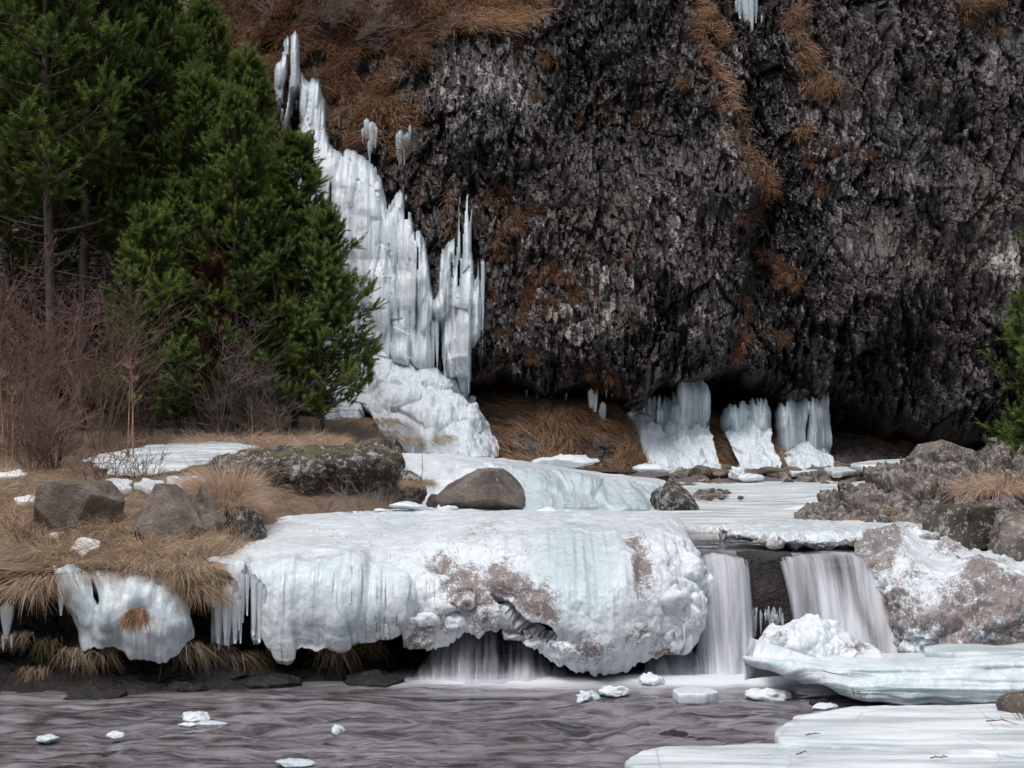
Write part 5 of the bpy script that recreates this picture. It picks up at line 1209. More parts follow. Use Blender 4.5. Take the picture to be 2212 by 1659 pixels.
drape('ice_patch', [(185, 22.8), (215, 23.6), (330, 24.6), (470, 25.2), (560, 24.6), (500, 23.2), (445, 22.4), (380, 21.6), (300, 21.2), (220, 21.8)], .07, 'grey streaked frozen puddle behind the left bank', M_SHEET, 'ice', seed=51, jit=.12)
SN = 'snow and ice plates on the left bank'
for i, (pts, lift, lb, m) in enumerate([([(215, 20.4), (245, 20.7), (290, 20.5), (285, 20.1), (240, 20.0)], .14, 'leftmost of the ice plates in a row on the left bank', M_ICE), ([(290, 20.2), (310, 20.6), (345, 20.5), (352, 20.0), (320, 19.9)], .16, 'middle ice plate of the row on the left bank', M_ICE), ([(358, 20.1), (372, 20.6), (440, 20.6), (452, 20.1), (400, 19.9)], .15, 'long clear edged ice plate nearest the tussock', M_ICE), ([(-20, 21.2), (20, 21.6), (60, 21.4), (50, 21.0), (0, 20.9)], .07, 'white snow patch at the far edge of the bank', M_SNOW), ([(20, 19.3), (60, 19.9), (95, 19.7), (100, 19.3), (50, 19.1)], .06, 'snow streak above the broad grey boulder', M_SNOW), ([(150, 16.7), (175, 17.1), (205, 16.9), (195, 16.5), (180, 16.2), (165, 16.4)], .05, 'arrow shaped snow patch above the small ice curtain', M_SNOW), ([(100, 17.2), (115, 17.5), (135, 17.4), (125, 17.1)], .05, 'small snow scrap below the broad grey boulder', M_SNOW), ([(335, 18.7), (355, 19.0), (380, 18.9), (365, 18.6)], .14, 'snow lying behind the pointed grey boulder', M_SNOW)]):
    drape('snow_patch' if m is M_SNOW else 'ice_plate', pts, lift, lb, m, 'snow' if m is M_SNOW else 'ice plate', SN, seed=60 + i, jit=.09, th=.09 if m is M_ICE else .05)
# dark stones breaking the river surface
for i, (x, y, w, h, lb) in enumerate([(1455, 1590, 70, 9, 'dark mossy stone right of mid river'), (1496, 1604, 44, 7, 'grassy dark stone beside the mossy river stone'), (1770, 1524, 50, 14, 'dark stone at the thick slab'), (590, 1480, 120, 22, 'low black rock at the foot of the undercut bank'), (400, 1490, 100, 16, 'flat black rock beneath the hanging grass'), (810, 1478, 130, 26, 'sloping black rock left of the low fall'), (200, 1500, 150, 14, 'long black ledge at the water under the ice curtain')]):
    boulder('river_stone', x, y, w, h, rd(y), lb, M_WET, seed=130 + i, cuts=8, sub=4, rough=.30, cat='stone', group='dark stones in the river', sink=.5)

# ------------------------------------------------------------------ pines
def tube_path(pts, r0, r1, segs):
    n = len(pts) - 1
    for i in range(n):
        a = r0 + (r1 - r0) * i / n; b = r0 + (r1 - r0) * (i + 1) / n
        segs.append((*pts[i], *pts[i + 1], a, b))
def pine(seed, h, cb, R, nb, dead=12, full=1.0, K=29, lean=(0, 0)):
    """trunk mesh and crown mesh of a pine h metres tall, its crown starting at cb"""
    rr = np.random.default_rng(seed)
    segs = []
    tr = [np.array([lean[0] * t * t + .06 * math.sin(t * 7 + seed), lean[1] * t * t + .05 * math.cos(t * 6 + seed), h * t]) for t in np.linspace(0, 1, 14)]
    tube_path(tr, h * .0085 + .015, .01, segs)
    def at(z):
        t = z / h * 13; i = min(int(t), 12); return tr[i] + (tr[i + 1] - tr[i]) * (t - i)
    for k in range(dead):
        z = rr.uniform(.08 * h, max(cb * 1.15, .2 * h)); az = rr.uniform(0, 6.28); L = rr.uniform(.4, 1.) * R * .8
        p = at(z); d = np.array([math.cos(az), math.sin(az), rr.uniform(-.25, .25)])
        pts = [p]
        for j in range(4): pts.append(pts[-1] + d * L / 4); d = d + np.array([rr.normal() * .12, rr.normal() * .12, rr.uniform(-.05, .2)])
        tube_path(pts, .018, .004, segs)
        for j in range(5):
            q = pts[1 + j % 4]; e = np.array([rr.normal(), rr.normal(), rr.normal() * .6]); e /= np.linalg.norm(e)
            tube_path([q, q + e * L * .2, q + e * L * .36 + np.array([0, 0, .04])], .007, .003, segs)
    sp, sdir, stone = [], [], []
    for k in range(nb):
        s = (k + rr.uniform(0, 1)) / nb; s = s ** .9; z = cb + (h - cb) * s
        az = k * 2.39996 + rr.uniform(-.4, .4)
        prof = (1 - s) ** .75 * (.62 + .38 * min(1, s * 5 + .3)) + .06
        L = R * prof * rr.uniform(.7, 1.12)
        el = rr.uniform(-.05, .25) + .5 * s
        d = np.array([math.cos(az) * math.cos(el), math.sin(az) * math.cos(el), math.sin(el)])
        p = at(z); pts = [p]
        n = 6
        for j in range(n):
            pts.append(pts[-1] + d * L / n)
            d = d + np.array([rr.normal() * .06, rr.normal() * .06, .10 + rr.normal() * .04]); d /= np.linalg.norm(d)
        tube_path(pts, .012 + .012 * L, .005, segs)
        tone_b = rr.uniform(0, 1)
        for j in range(2, n + 1):
            base = pts[j]; out = pts[j] - pts[j - 1]; out /= np.linalg.norm(out)
            nt = int((2.9 if j < n else 4) * full + rr.uniform(0, 1))
            for q in range(nt):
                sd_ = np.cross(out, [0, 0, 1]) * rr.choice([-1, 1]) * rr.uniform(.25, 1.) + out * rr.uniform(.25, .8) + np.array([0, 0, rr.uniform(-.15, .5)])
                sd_ /= np.linalg.norm(sd_)
                tl = L * rr.uniform(.10, .26) * (1.25 - .1 * j) + .10
                e = base + sd_ * tl - out * rr.uniform(0, L / n)
                segs.append((*base, *e, .006, .003))
                ns = 2 + int(tl / .17)
                for w in range(ns):
                    f = rr.uniform(.45, 1.0); o_ = rr.normal(size=3) * .06
                    sp.append(base + (e - base) * f + o_)
                    dd = sd_ * .9 + np.array([0, 0, rr.uniform(-.1, .95)]) + rr.normal(size=3) * .35
                    sdir.append(dd / np.linalg.norm(dd)); stone.append(np.clip(.55 * tone_b + .35 * rr.random() + .15 * s, 0, 1))
    sp, sdir, stone = np.array(sp), np.array(sdir), np.array(stone)
    S = len(sp)
    # each shoot is a brush of needles
    ax_ = sdir; a = np.where(np.abs(ax_[:, 2:3]) < .9, np.array([[0, 0, 1.]]), np.array([[1., 0, 0]]))
    xx = np.cross(ax_, a); xx /= np.linalg.norm(xx, axis=1, keepdims=True); yy = np.cross(ax_, xx)
    sl = rr.uniform(.09, .36, S)
    t = (np.arange(K) / K)[None] * np.ones((S, 1)); an = np.arange(K)[None] * 2.4 + rr.uniform(0, 6.28, (S, 1))
    rad = np.cos(an)[..., None] * xx[:, None] + np.sin(an)[..., None] * yy[:, None]
    b0 = sp[:, None] + ax_[:, None] * (t * sl[:, None])[..., None]
    nd = ax_[:, None] * (.55 + .5 * t)[..., None] + rad * .85
    nd /= np.linalg.norm(nd, axis=-1, keepdims=True)
    nl = rr.uniform(.07, .105, (S, K))[..., None]
    tip = b0 + nd * nl
    sidev = np.cross(nd, rad + .3 * ax_[:, None]); sidev /= np.linalg.norm(sidev, axis=-1, keepdims=True) + 1e-9
    wd = .011
    V = np.stack([b0 - sidev * wd, b0 + sidev * wd, tip], 2).reshape(-1, 3)
    f = np.arange(len(V)).reshape(-1, 3)
    tone = np.repeat(np.repeat(stone[:, None], K, 1).ravel(), 3); up = np.repeat(t.ravel(), 3)
    Vt, Ft = tubes(segs, 5)
    return make_mesh('trunk', Vt, [Ft]), make_mesh('crown', V, [f], False, {'tone': tone, 'up': up}), S
PV = [pine(1, 11.5, 3.5, 2.1, 66, dead=26), pine(2, 10.0, 3.2, 2.1, 62, dead=18), pine(3, 7.6, .8, 1.9, 62, dead=8, full=1.1), pine(4, 4.2, .3, 1.3, 40, dead=4, full=.8)]
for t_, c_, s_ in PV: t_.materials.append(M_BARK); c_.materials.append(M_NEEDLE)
def place_pine(kind, x, d, label, s=1., rot=0., sz=1.):
    X = (x - CX) / F * d; z = float(gz(X, d)) - .1
    o = thing('pine_tree', (X, d, z), label, 'pine tree', 'pines before the cliff', rot, (s, s, s * sz))
    put('trunk', PV[kind][0], None, o); put('crown', PV[kind][1], None, o)
    return o
place_pine(0, 105, 26.8, 'tall pine with forked bare lower trunk, nearest the left picture edge', 1.0, .4)
place_pine(0, 178, 27.6, 'tall pine with a thick bare trunk, second from the left edge', 1.0, 2.2)
place_pine(0, -60, 28.2, 'tall pine cut by the left picture edge', 1.0, 3.6)
place_pine(1, 20, 30.2, 'dark pine behind the bare trunks at the left edge', 1.15, 1.0)
place_pine(1, 250, 29.0, 'broad pine rising behind the bare shrubs', .88, 4.1)
place_pine(1, 345, 28.2, 'bushy pine in the middle of the stand', .78, 5.2)
place_pine(1, 435, 29.8, 'pine whose top reaches the turf of the cliff', .78, .2)
place_pine(0, 300, 31.0, 'farthest tall pine at the back of the stand', .82, 5.9)
place_pine(2, 512, 26.6, 'pine with a straight grey trunk showing through its needles', .74, 1.9)
place_pine(2, 530, 28.6, 'pine beside the upper icefall', .86, 3.1)
place_pine(2, 642, 27.6, 'lowest and rightmost pine, reaching across the frozen waterfall', .84, 4.4, .80)
place_pine(3, 694, 26.9, 'young pine at the frozen waterfall\'s foot', .86, 2.0)
place_pine(1, 70, 29.0, 'pine filling the gap behind the two bare trunks', .80, 2.4)
place_pine(3, 330, 25.8, 'small pale green pine low among the shrubs', .86, .9)
place_pine(2, 430, 27.4, 'dense pine behind the reddish dead boughs', .80, .6)
place_pine(2, 380, 26.4, 'low spreading pine between the shrubs and the straight trunked pine', .55, 2.6)
place_pine(2, 2395, 24.0, 'pine reaching in from the right picture edge', .92, 2.9)
place_pine(3, 2195, 27.0, 'little pine before the dark cave', .35, 1.1)
place_pine(3, 2300, 24.6, 'low pine bough reaching in above the outcrop', 1.0, 1.4)
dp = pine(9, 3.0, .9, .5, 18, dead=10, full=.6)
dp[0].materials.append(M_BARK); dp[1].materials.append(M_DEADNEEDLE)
X_ = (446 - CX) / F * 26.3
o = thing('dead_pine', (X_, 26.3, float(gz(X_, 26.3)) - .1), 'thin dead young pine with rust red needles', 'pine tree')
put('trunk', dp[0], None, o); put('crown', dp[1], None, o)

# ------------------------------------------------------------------ shrubs and stalks
def shrub(seed, h, stems, spread, lvl=3, up=.9, r0=.012, kids=4):
    rr = np.random.default_rng(seed); segs = []
    def grow(p, d, L, r_, k):
        n = 4; pts = [p]
        for j in range(n):
            pts.append(pts[-1] + d * L / n); d = d + rr.normal(size=3) * .10 + np.array([0, 0, .06]); d = d / np.linalg.norm(d)
        tube_path(pts, r_, r_ * .55, segs)
        if k:
            for q in range(kids):
                b = pts[1 + int(rr.integers(0, n))]
                e = d + rr.normal(size=3) * .55; e[2] = abs(e[2]) * .8 + .1; e = e / np.linalg.norm(e)
                grow(b, e, L * rr.uniform(.4, .7), max(.0028, r_ * .5), k - 1)
    for s in range(stems):
        az = rr.uniform(0, 6.28); t = rr.uniform(.1, spread)
        d = np.array([math.cos(az) * t, math.sin(az) * t, up]); d /= np.linalg.norm(d)
        grow(np.array([math.cos(az) * .12 * rr.random(), math.sin(az) * .12 * rr.random(), 0]), d, h * rr.uniform(.45, .75), r0 * rr.uniform(.7, 1.2), lvl)
    return make_mesh('shrub', *(lambda a: (a[0], [a[1]]))(tubes(segs, 3)))
SV = [shrub(1, 2.6, 12, .5), shrub(2, 2.0, 12, .6), shrub(3, 1.2, 16, .9, kids=4), shrub(4, .55, 9, .9, lvl=2, r0=.006)]
SVG = SV
for m_ in SV: m_.materials.append(M_TWIG)
def grey_twigs(o):
    o.material_slots[0].link = 'OBJECT'; o.material_slots[0].material = M_TWIGGREY; return o
def place_shrub(k, x, d, label, s=1., rot=0., grey=False, z=None):
    X = (x - CX) / F * d
    o = put('bare_shrub', SV[k], None, None, (X, d, (float(gz(X, d)) if z is None else z) - .03), (0, 0, rot), (s, s, s))
    if grey: grey_twigs(o)
    return tag(o, label, 'shrub', 'bare shrubs')
for a in [(0, 60, 24.2, 'tall purple brown shrub before the forked pine trunk', 1.08, .3), (0, 140, 25.0, 'tall bare shrub between the two bare pine trunks', 1.05, 1.2), (0, 215, 24.4, 'leaning bare shrub left of the dry hogweed', .95, 2.7), (1, 10, 23.6, 'thick bare shrub at the left picture edge', 1.0, 4.), (1, 285, 25.4, 'fine twigged shrub behind the dry hogweed', .9, 5.1),
          (2, 70, 21.8, 'wide low bare shrub on the bank behind the broad boulder', 1.05, 1.), (2, 120, 22.4, 'low bare shrub leaning over the frozen puddle', .95, 3.), (3, 240, 21.0, 'tiny bare shrub sticking out of the frozen puddle', 1.2, .5), (3, 310, 20.8, 'tiny bare shrub by the middle ice plate', 1.1, 2.), (3, 190, 21.2, 'tiny bare shrub by the leftmost ice plate', 1.1, 4.), (3, 160, 17.3, 'wispy twigs in front of the broad grey boulder', .8, 1.), (3, 60, 16.9, 'wispy twigs in the grass at the left edge of the bank', .8, 1.9)]:
    place_shrub(*a)
for a in [(1, 470, 26.0, 'grey dead brush under the straight trunked pine', .85, 1.), (1, 540, 26.2, 'pale grey dead brush beside the straight trunked pine', .8, 3.), (1, 420, 26.6, 'tangled grey dead brush in the dark gap of the stand', 1.25, 2.2), (2, 580, 26.0, 'low grey brush at the edge of the grass', .8, .7)]:
    place_shrub(*a, grey=True)
place_shrub(3, 770, 20.0, 'dead grey twigs at the foot of the mossy boulder', .75, .4, True, 1.42)
place_shrub(3, 830, 20.1, 'small dead twigs at the end of the mossy boulder', .6, 2.4, True, 1.42)
place_shrub(3, 700, 20.2, 'brown dead stems before the mossy boulder', .45, 3.3, False, 1.42)
place_shrub(3, 1270, 29.9, 'bare twigs before the grey snow heap', .8, 1.2)
place_shrub(3, 1350, 29.9, 'bare twigs left of the low frozen fall', .7, 2.2)
place_shrub(3, 2215, 13.8, 'bare twigs arching over the stone at the river ice edge', .55, 1.3, False, .12)
place_shrub(3, 2195, 18.4, 'bare forked twig by the brown rock block', .9, 2.1, False, 1.2)
for x, y, d_, lb, sc in [(640, 60, 34.6, 'bare brush hanging above the head of the icefall', .7), (700, 40, 35., 'bare brush in the turf at the cliff top', .8), (880, 330, 33.0, 'bare brush beneath the hanging turf beside the icicles', .45), (770, 90, 34.6, 'dark brush in the turf right of the icefall head', .8), (600, 40, 35.0, 'bare brush where the pines meet the cliff turf', .9)]:
    p = P(x, y, float(cliff_big(x, y)) - .35)
    tag(grey_twigs(put('bare_shrub', SV[2], None, None, tuple(p), (1.2, 0, x * .1), (sc,) * 3)), lb, 'shrub', 'bare shrubs')
def hogweed(x, d, h, label, seed):
    rr = np.random.default_rng(seed); X = (x - CX) / F * d
    o = thing('dry_hogweed', (X, d, float(gz(X, d))), label, 'dead plant', 'dry hogweed stalks')
    for k in range(3):
        a = rr.uniform(-.12, .12, 2); L = h * (1 - .18 * k) * rr.uniform(.9, 1.)
        top = np.array([a[0] * L, a[1] * L, L]); b = np.array([rr.uniform(-.08, .08), rr.uniform(-.08, .08), 0])
        segs = []; tube_path([b, (b + top) / 2 + rr.normal(size=3) * .02, top], .013, .007, segs)
        V, Fq = tubes(segs, 5); put('stalk', make_mesh('stalk', V, [Fq]), M_STALK, o)
        segs = []
        for q in range(16):
            e = np.array([rr.normal(), rr.normal(), .9]); e = e / np.linalg.norm(e) * rr.uniform(.10, .17)
            tube_path([top, top + e], .004, .002, segs)
            for w in range(5):
                g = rr.normal(size=3) * .5 + np.array([0, 0, .8]); g = g / np.linalg.norm(g) * .035
                tube_path([top + e, top + e + g], .003, .003, segs)
        V, Fq = tubes(segs, 3); put('umbel', make_mesh('umbel', V, [Fq]), M_STALK, o)
hogweed(278, 22.9, 1.45, 'dry hogweed with flat seed heads standing before the pines', 1)
hogweed(15, 21.6, 1.35, 'dry hogweed at the left picture edge', 2)

# ------------------------------------------------------------------ grass
def tuft(seed, n, h, spread, droop, wind=(0, 0), w=.006, flat=.6, rad=.12, out=(0, 0, 0)):
    rr = np.random.default_rng(seed)
    az = rr.uniform(0, 6.283, n); rd_ = rad * np.sqrt(rr.random(n))
    base = np.stack([np.cos(az) * rd_, np.sin(az) * rd_, rr.uniform(-.03, .02, n)], -1)
    d = np.stack([np.cos(az) * spread + rr.normal(size=n) * .25, np.sin(az) * spread + rr.normal(size=n) * .25, np.ones(n) * flat], -1) + np.array(out)
    bend = np.stack([np.full(n, wind[0]), np.full(n, wind[1]), -droop * rr.uniform(.5, 1.3, n)], -1) + rr.normal(size=(n, 3)) * .15
    V, fs, at = blades(base, d, h * rr.uniform(.55, 1.1, n), np.full(n, w), bend, 5, rnd=rr)
    return make_mesh('grass_tuft', V, fs, False, at)
tussock = tuft(1, 2600, .62, .45, 1.1, (-.25, -.1), .007, .75, .24)
tussock.materials.append(M_GRASS_PALE)
def put_tuft(me, x, d, label, s=1., rot=0., z=None, group='grass tussocks on the banks', sz=1., rx=0.):
    X = (x - CX) / F * d
    return tag(put('grass_tussock', me, None, None, (X, d, float(gz(X, d)) if z is None else z), (rx, 0, rot), (s, s, s * sz)), label, 'grass', group)
put_tuft(tussock, 480, 18.5, 'big pale windblown grass tussock beside the mossy boulder', 1.05, 0., 1.62, sz=1.15)
put_tuft(tussock, 500, 18.2, 'grass skirt hanging over the low dark stone', .8, 1.2, 1.55, sz=.8)
tus2 = tuft(2, 1500, .5, .7, 1.2, (.1, 0), .007, .6, .3); tus2.materials.append(M_GRASS_PALE)
tus3 = tuft(3, 1300, .42, .7, 1.5, (-.2, -.2), .006, .5, .22); tus3.materials.append(M_GRASS)
for a in [(tus2, 505, 25.6, 'pale round tussock before the grey dead brush', 1.35, .2), (tus2, 440, 25.2, 'pale low tussock left of the round one', 1.0, 1.4), (tus2, 560, 25.4, 'pale tussock at the edge of the young pine', .9, 2.5), (tus3, 255, 17.6, 'grass tussock between the broad and the pointed boulder', 1.2, .6), (tus3, 300, 17.3, 'reddish grass against the pointed grey boulder', 1.0, 2.), (tus2, 700, 25.8, 'upright dry grass at the foot of the young pine', .8, 3.2), (tus3, 45, 17.9, 'combed grass left of the broad grey boulder', 1.5, 1.2), (tus3, 90, 17.4, 'combed grass below the broad grey boulder', 1.3, 1.6)]:
    put_tuft(*a)
for a in [(tus2, 640, 25.6, 'pale tussock behind the mossy boulder', 1.0, .9), (tus2, 690, 24.9, 'pale tussock near the grey stone behind the mossy boulder', .9, 1.9), (tus2, 745, 25.6, 'tussock between the young pine and the icefall foot', 1.0, 2.8), (tus2, 790, 26.2, 'tussock at the left corner of the icefall foot', .9, .3), (tus2, 600, 24.4, 'low pale tussock behind the left end of the mossy boulder', .8, 4.), (tus3, 330, 25.4, 'tan tussock below the small pale green pine', 1.2, 1.1), (tus3, 250, 25.0, 'tan tussock under the dry hogweed', 1.2, 2.1), (tus2, 390, 25.6, 'pale tussock below the low spreading pine', .9, 5.), (tus3, 210, 18.4, 'straw tussock above the broad grey boulder', 1.1, .8), (tus3, 130, 16.6, 'straw tussock at the lip left of the arrow shaped snow', 1.0, 1.5), (tus3, 330, 16.6, 'straw tussock at the lip above the ice curtain', 1.0, 2.7)]:
    put_tuft(*a)
oc = [(2150, 1060, 20.9, 'pale grass tussock on the rocky outcrop', 1.2, tus2), (2190, 1040, 21.4, 'grass tussock by the edge on the rocky outcrop', .9, tus2), (1985, 1142, 19.3, 'brown grass hanging from the outcrop above the black block', .8, tus3), (1930, 1100, 20.2, 'small rust grass on the outcrop flank', .45, tus3), (1850, 1115, 20.2, 'little rust grass low on the outcrop', .4, tus3), (2060, 1120, 19.8, 'grass in the crack above the black block', .6, tus3)]
for x, y, d, lb, s, me in oc: put_tuft(me, x, d, lb, s, x * .01, float(P(x, y, d)[2]) - .03)
put_tuft(tus3, 905, 20.55, 'dry roots and grass hanging beside the slanting stone', .6, 1., 1.72)
ice_t = tuft(5, 700, .30, .25, .9, (0, -.35), .006, .3, .07, (0, -.5, -.6)); ice_t.materials.append(M_GRASS_RUST)
put_tuft(ice_t, 296, 15.45, 'reddish grass tuft growing out of the small ice curtain', .95, 0, float(P(296, 1318, 15.45)[2]))
# hanging grass under the ice
hang = tuft(6, 130, .50, .10, 1.7, (.15, -.02), .006, .1, .22, (.1, -.25, -.35)); hang.materials.append(M_GRASS)
hang2 = tuft(7, 60, .40, .10, 1.7, (-.1, 0), .006, .1, .16, (0, -.2, -.45)); hang2.materials.append(M_GRASS_GREEN)
for i, (x, y, s, me, lb) in enumerate([(40, 1365, .7, hang, 'hanging grass at the left edge below the bank'), (75, 1440, .7, hang, 'short hanging grass near the left edge'), (165, 1398, .8, hang, 'hanging brown grass under the left end of the ice curtain'), (215, 1400, .75, hang, 'hanging brown grass under the ice curtain'), (105, 1380, .8, hang2, 'thin grass below the clear icicles'), (400, 1388, .8, hang, 'thick hanging grass right of the ice curtain'), (440, 1390, .85, hang2, 'greenish hanging grass between curtain and shelf'), (470, 1392, .7, hang, 'hanging grass under the shelf\'s first icicles'), (520, 1410, .8, hang, 'rust hanging tuft under the icicle gap'), (560, 1405, .8, hang2, 'green hanging tuft under the shelf'), (695, 1400, .9, hang2, 'hanging grass under the middle of the shelf'), (730, 1400, .9, hang, 'brown hanging wisps under the shelf'), (800, 1385, .8, hang2, 'thin green wisps near the low fall'), (765, 1385, .6, hang2, 'short green wisps under the shelf')]):
    p = P(x, y, 16.25 if x > 430 else 15.95)
    tag(put('hanging_grass', me, None, None, tuple(p), (0, 0, i * .3 - .8), (s, s, s * (.65 + .5 * ((i * 37) % 10) / 10))), lb, 'grass', 'grass hanging under the ice', 'thing')

hang3 = tuft(8, 420, .44, 1.0, 1.1, (0, -.1), .006, .2, .30, (0, -.45, -.2)); hang3.materials.append(M_GRASS)
hang4 = tuft(9, 420, .40, .8, 1.5, (.1, -.1), .006, .4, .24, (0, -.45, 0)); hang4.materials.append(M_GRASS)
for i, (x, y, s, me, lb) in enumerate([(15, 1258, 1.2, hang3, 'brown root tangle at the left end of the bank lip'), (60, 1262, 1.2, hang3, 'brown root tangle above the clear icicles'), (104, 1240, 1.1, hang3, 'brown tangle at the left shoulder of the ice curtain'), (392, 1236, .8, hang3, 'straw coloured overhanging grass right of the ice curtain'), (436, 1222, .75, hang4, 'overhanging grass at the shelf\'s left corner'), (415, 1262, .8, hang3, 'dark brown grass curtain between the ice curtain and the shelf'), (440, 1285, .7, hang3, 'drooping brown grass beside the shelf\'s first icicles'), (250, 1212, .6, hang4, 'dry grass fringe above the ice curtain'), (330, 1218, .6, hang3, 'dry grass fringe over the right shoulder of the ice curtain'), (175, 1212, .55, hang4, 'dry grass fringe above the slot in the ice curtain')]):
    p = P(x, y, 16.05)
    tag(put('overhanging_grass', me, None, None, tuple(p), (0, 0, i * .35 - 1.), (s, s, s)), lb, 'grass', 'grass overhanging the bank lip', 'thing')
for x, y, sc_, lb in [(888, 945, 1.5, 'brown grass hanging in the notch of the icefall foot'), (949, 940, .9, 'small brown grass in the second notch of the icefall foot'), (800, 905, 1.7, 'brown grass on the left flank of the icefall foot'), (815, 930, 1.3, 'lower brown grass on the left flank of the icefall foot')]:
    tag(put('hanging_grass', hang3, None, None, tuple(P(x, y, 29.75)), (0, 0, x * .1), (sc_,) * 3), lb, 'grass', 'grass around the icefall foot', 'thing')
def scatter_on(ptsgrid, weight, n, rr, nrm=None):
    """n random spots on a grid of points, chosen by weight"""
    w = weight.ravel() / weight.sum(); i = rr.choice(len(w), n, p=w)
    return i
rr = np.random.default_rng(77)
# bank grass
N = 46000
d = 15.9 + (26.8 - 15.9) * rr.random(N) ** 1.3; x = rr.uniform(-160, 900, N); X = (x - CX) / F * d
ok = (X < bank_edge(d) + .25) & (d > front(X) - .05)
pz = inpoly(x, d, [(170, 22.6), (215, 23.8), (330, 24.8), (470, 25.4), (580, 24.6), (500, 23.0), (445, 22.2), (380, 21.4), (300, 21.0), (210, 21.6)])
ok &= ~pz | (rr.random(N) < .03)
ok &= (((X + 2.2) / 1.0) ** 2 + ((d - 20.0) / .8) ** 2 > 1) | (rr.random(N) < .25)
dens = .6 + .8 * fbm(np.stack([X * .8, d * .8, X * 0], -1), 3, 301); ok &= rr.random(N) < dens + .35
X, d, x = X[ok], d[ok], x[ok]; n = len(X)
cl = vnoise(np.stack([X * 2.2, d * 2.2, X * 0], -1), 302); cl2 = vnoise(np.stack([X * .7, d * .7, X * 0], -1), 303)
base = np.stack([X, d, gz(X, d) - .02], -1)
ang = cl * 3.5 + rr.normal(size=n) * .7
dirn = np.stack([np.cos(ang) * .8, np.sin(ang) * .5 - .35, .6 + .3 * rr.random(n)], -1)
front_edge = sstep(.7, .05, d - front(X))
dirn[:, 1] -= front_edge * .9; dirn[:, 2] -= front_edge * .25
bend = np.stack([.3 * cl, -.25 - .2 * cl, -(.75 + front_edge * .9) * rr.uniform(.5, 1.3, n)], -1) + rr.normal(size=(n, 3)) * .12
ln = (.16 + .16 * rr.random(n) + .12 * np.clip(cl, 0, 1)) * (1 + .5 * front_edge)
V, fs, at = blades(base, dirn, ln, .004 + .00022 * (d - 14), bend, 4, tone=np.clip(.42 + .22 * cl2 + .2 * cl + .22 * rr.normal(size=n), 0, 1), rnd=rr)
tag(solid('bank_grass', V, fs, M_GRASS, attrs=at, smooth=False, origin=(-4, 18, 1.4)), 'matted dry grass covering the left bank', 'grass', kind='stuff')
# longer combed grass lying in swathes
N = 25000
d = 15.95 + (24.5 - 15.95) * rr.random(N) ** 1.25; x = rr.uniform(-120, 620, N); X = (x - CX) / F * d
cl = vnoise(np.stack([X * 1.6, d * 1.6, X * 0], -1), 342)
ok = (X < bank_edge(d) - .05) & (cl + .5 * vnoise(np.stack([X * 5, d * 5, X * 0], -1), 343) > -.15) & ~inpoly(x, d, [(170, 22.6), (215, 23.8), (330, 24.8), (470, 25.4), (580, 24.6), (500, 23.0), (445, 22.2), (380, 21.4), (300, 21.0), (210, 21.6)])
X, d, cl = X[ok], d[ok], cl[ok]; n = len(X)
sw = vnoise(np.stack([X * .8, d * .8, X * 0], -1), 344); tn = vnoise(np.stack([X * 1.1 + 9, d * 1.1, X * 0], -1), 345)
dirn = np.stack([sw * 1.6 - .5 + rr.normal(size=n) * .18, -.45 + rr.normal(size=n) * .18, np.full(n, .55)], -1)
bend = np.stack([sw * .8 - .3, np.full(n, -.5), -1.1 * rr.uniform(.7, 1.3, n)], -1)
V, fs, at = blades(np.stack([X, d, gz(X, d) - .02], -1), dirn, rr.uniform(.26, .50, n), np.full(n, .0075), bend, 5, tone=np.clip(.52 + .38 * tn + .13 * rr.normal(size=n), 0, 1), rnd=rr)
tag(solid('combed_grass', V, fs, M_GRASS, attrs=at, smooth=False, origin=(-4, 18, 1.4)), 'long straw coloured grass lying in swathes on the left bank', 'grass', kind='stuff')
# shore litter grass
N = 9000
x = rr.uniform(1380, 2010, N); d = rr.uniform(28.6, 31.6, N); X = (x - CX) / F * d
keep = vnoise(np.stack([X * 1.3, d * 1.3, X * 0], -1), 305) > -.1
X, d = X[keep], d[keep]; n = len(X)
V, fs, at = blades(np.stack([X, d, gz(X, d)], -1), np.stack([rr.normal(size=n), rr.normal(size=n), np.full(n, .25)], -1), rr.uniform(.12, .34, n), np.full(n, .011), np.stack([rr.normal(size=n) * .3, rr.normal(size=n) * .3, np.full(n, -.5)], -1), 3, rnd=rr)
tag(solid('shore_grass', V, fs, M_GRASS_RUST, attrs=at, smooth=False, origin=(4, 30, 1.4)), 'flattened brown grass litter on the far shore', 'grass', kind='stuff')
# turf on the cliff
nrmC = facing(gnormal(CLIFF_PTS), CLIFF_PTS)
sxc, syc = pic(CLIFF_PTS)
vis = (sxc > 440) & (sxc < 2280) & (syc > -60) & (syc < 560)
W = np.where(vis, np.clip(CLIFF_VEG - .25, 0, 1) ** 1.2, 0) * np.clip(.6 + 1.2 * fbm(CLIFF_PTS * 1.4, 3, 309), .08, 2)
i = scatter_on(CLIFF_PTS, W, 37000, rr)
base = CLIFF_PTS.reshape(-1, 3)[i] + rr.normal(size=(len(i), 3)) * .03
nn = len(i); cl = vnoise(base * 1.5, 311); cl2 = vnoise(base * .6, 312)
sxi, syi = sxc.ravel()[i], syc.ravel()[i]
topb = sstep(120, 40, syi)
dirn = np.stack([cl * .9 + rr.normal(size=nn) * .45, np.full(nn, -.8), .25 + .4 * topb + rr.normal(size=nn) * .3], -1)
bend = np.stack([cl * .5, np.full(nn, -.1), -1.2 * rr.uniform(.5, 1.3, nn)], -1)
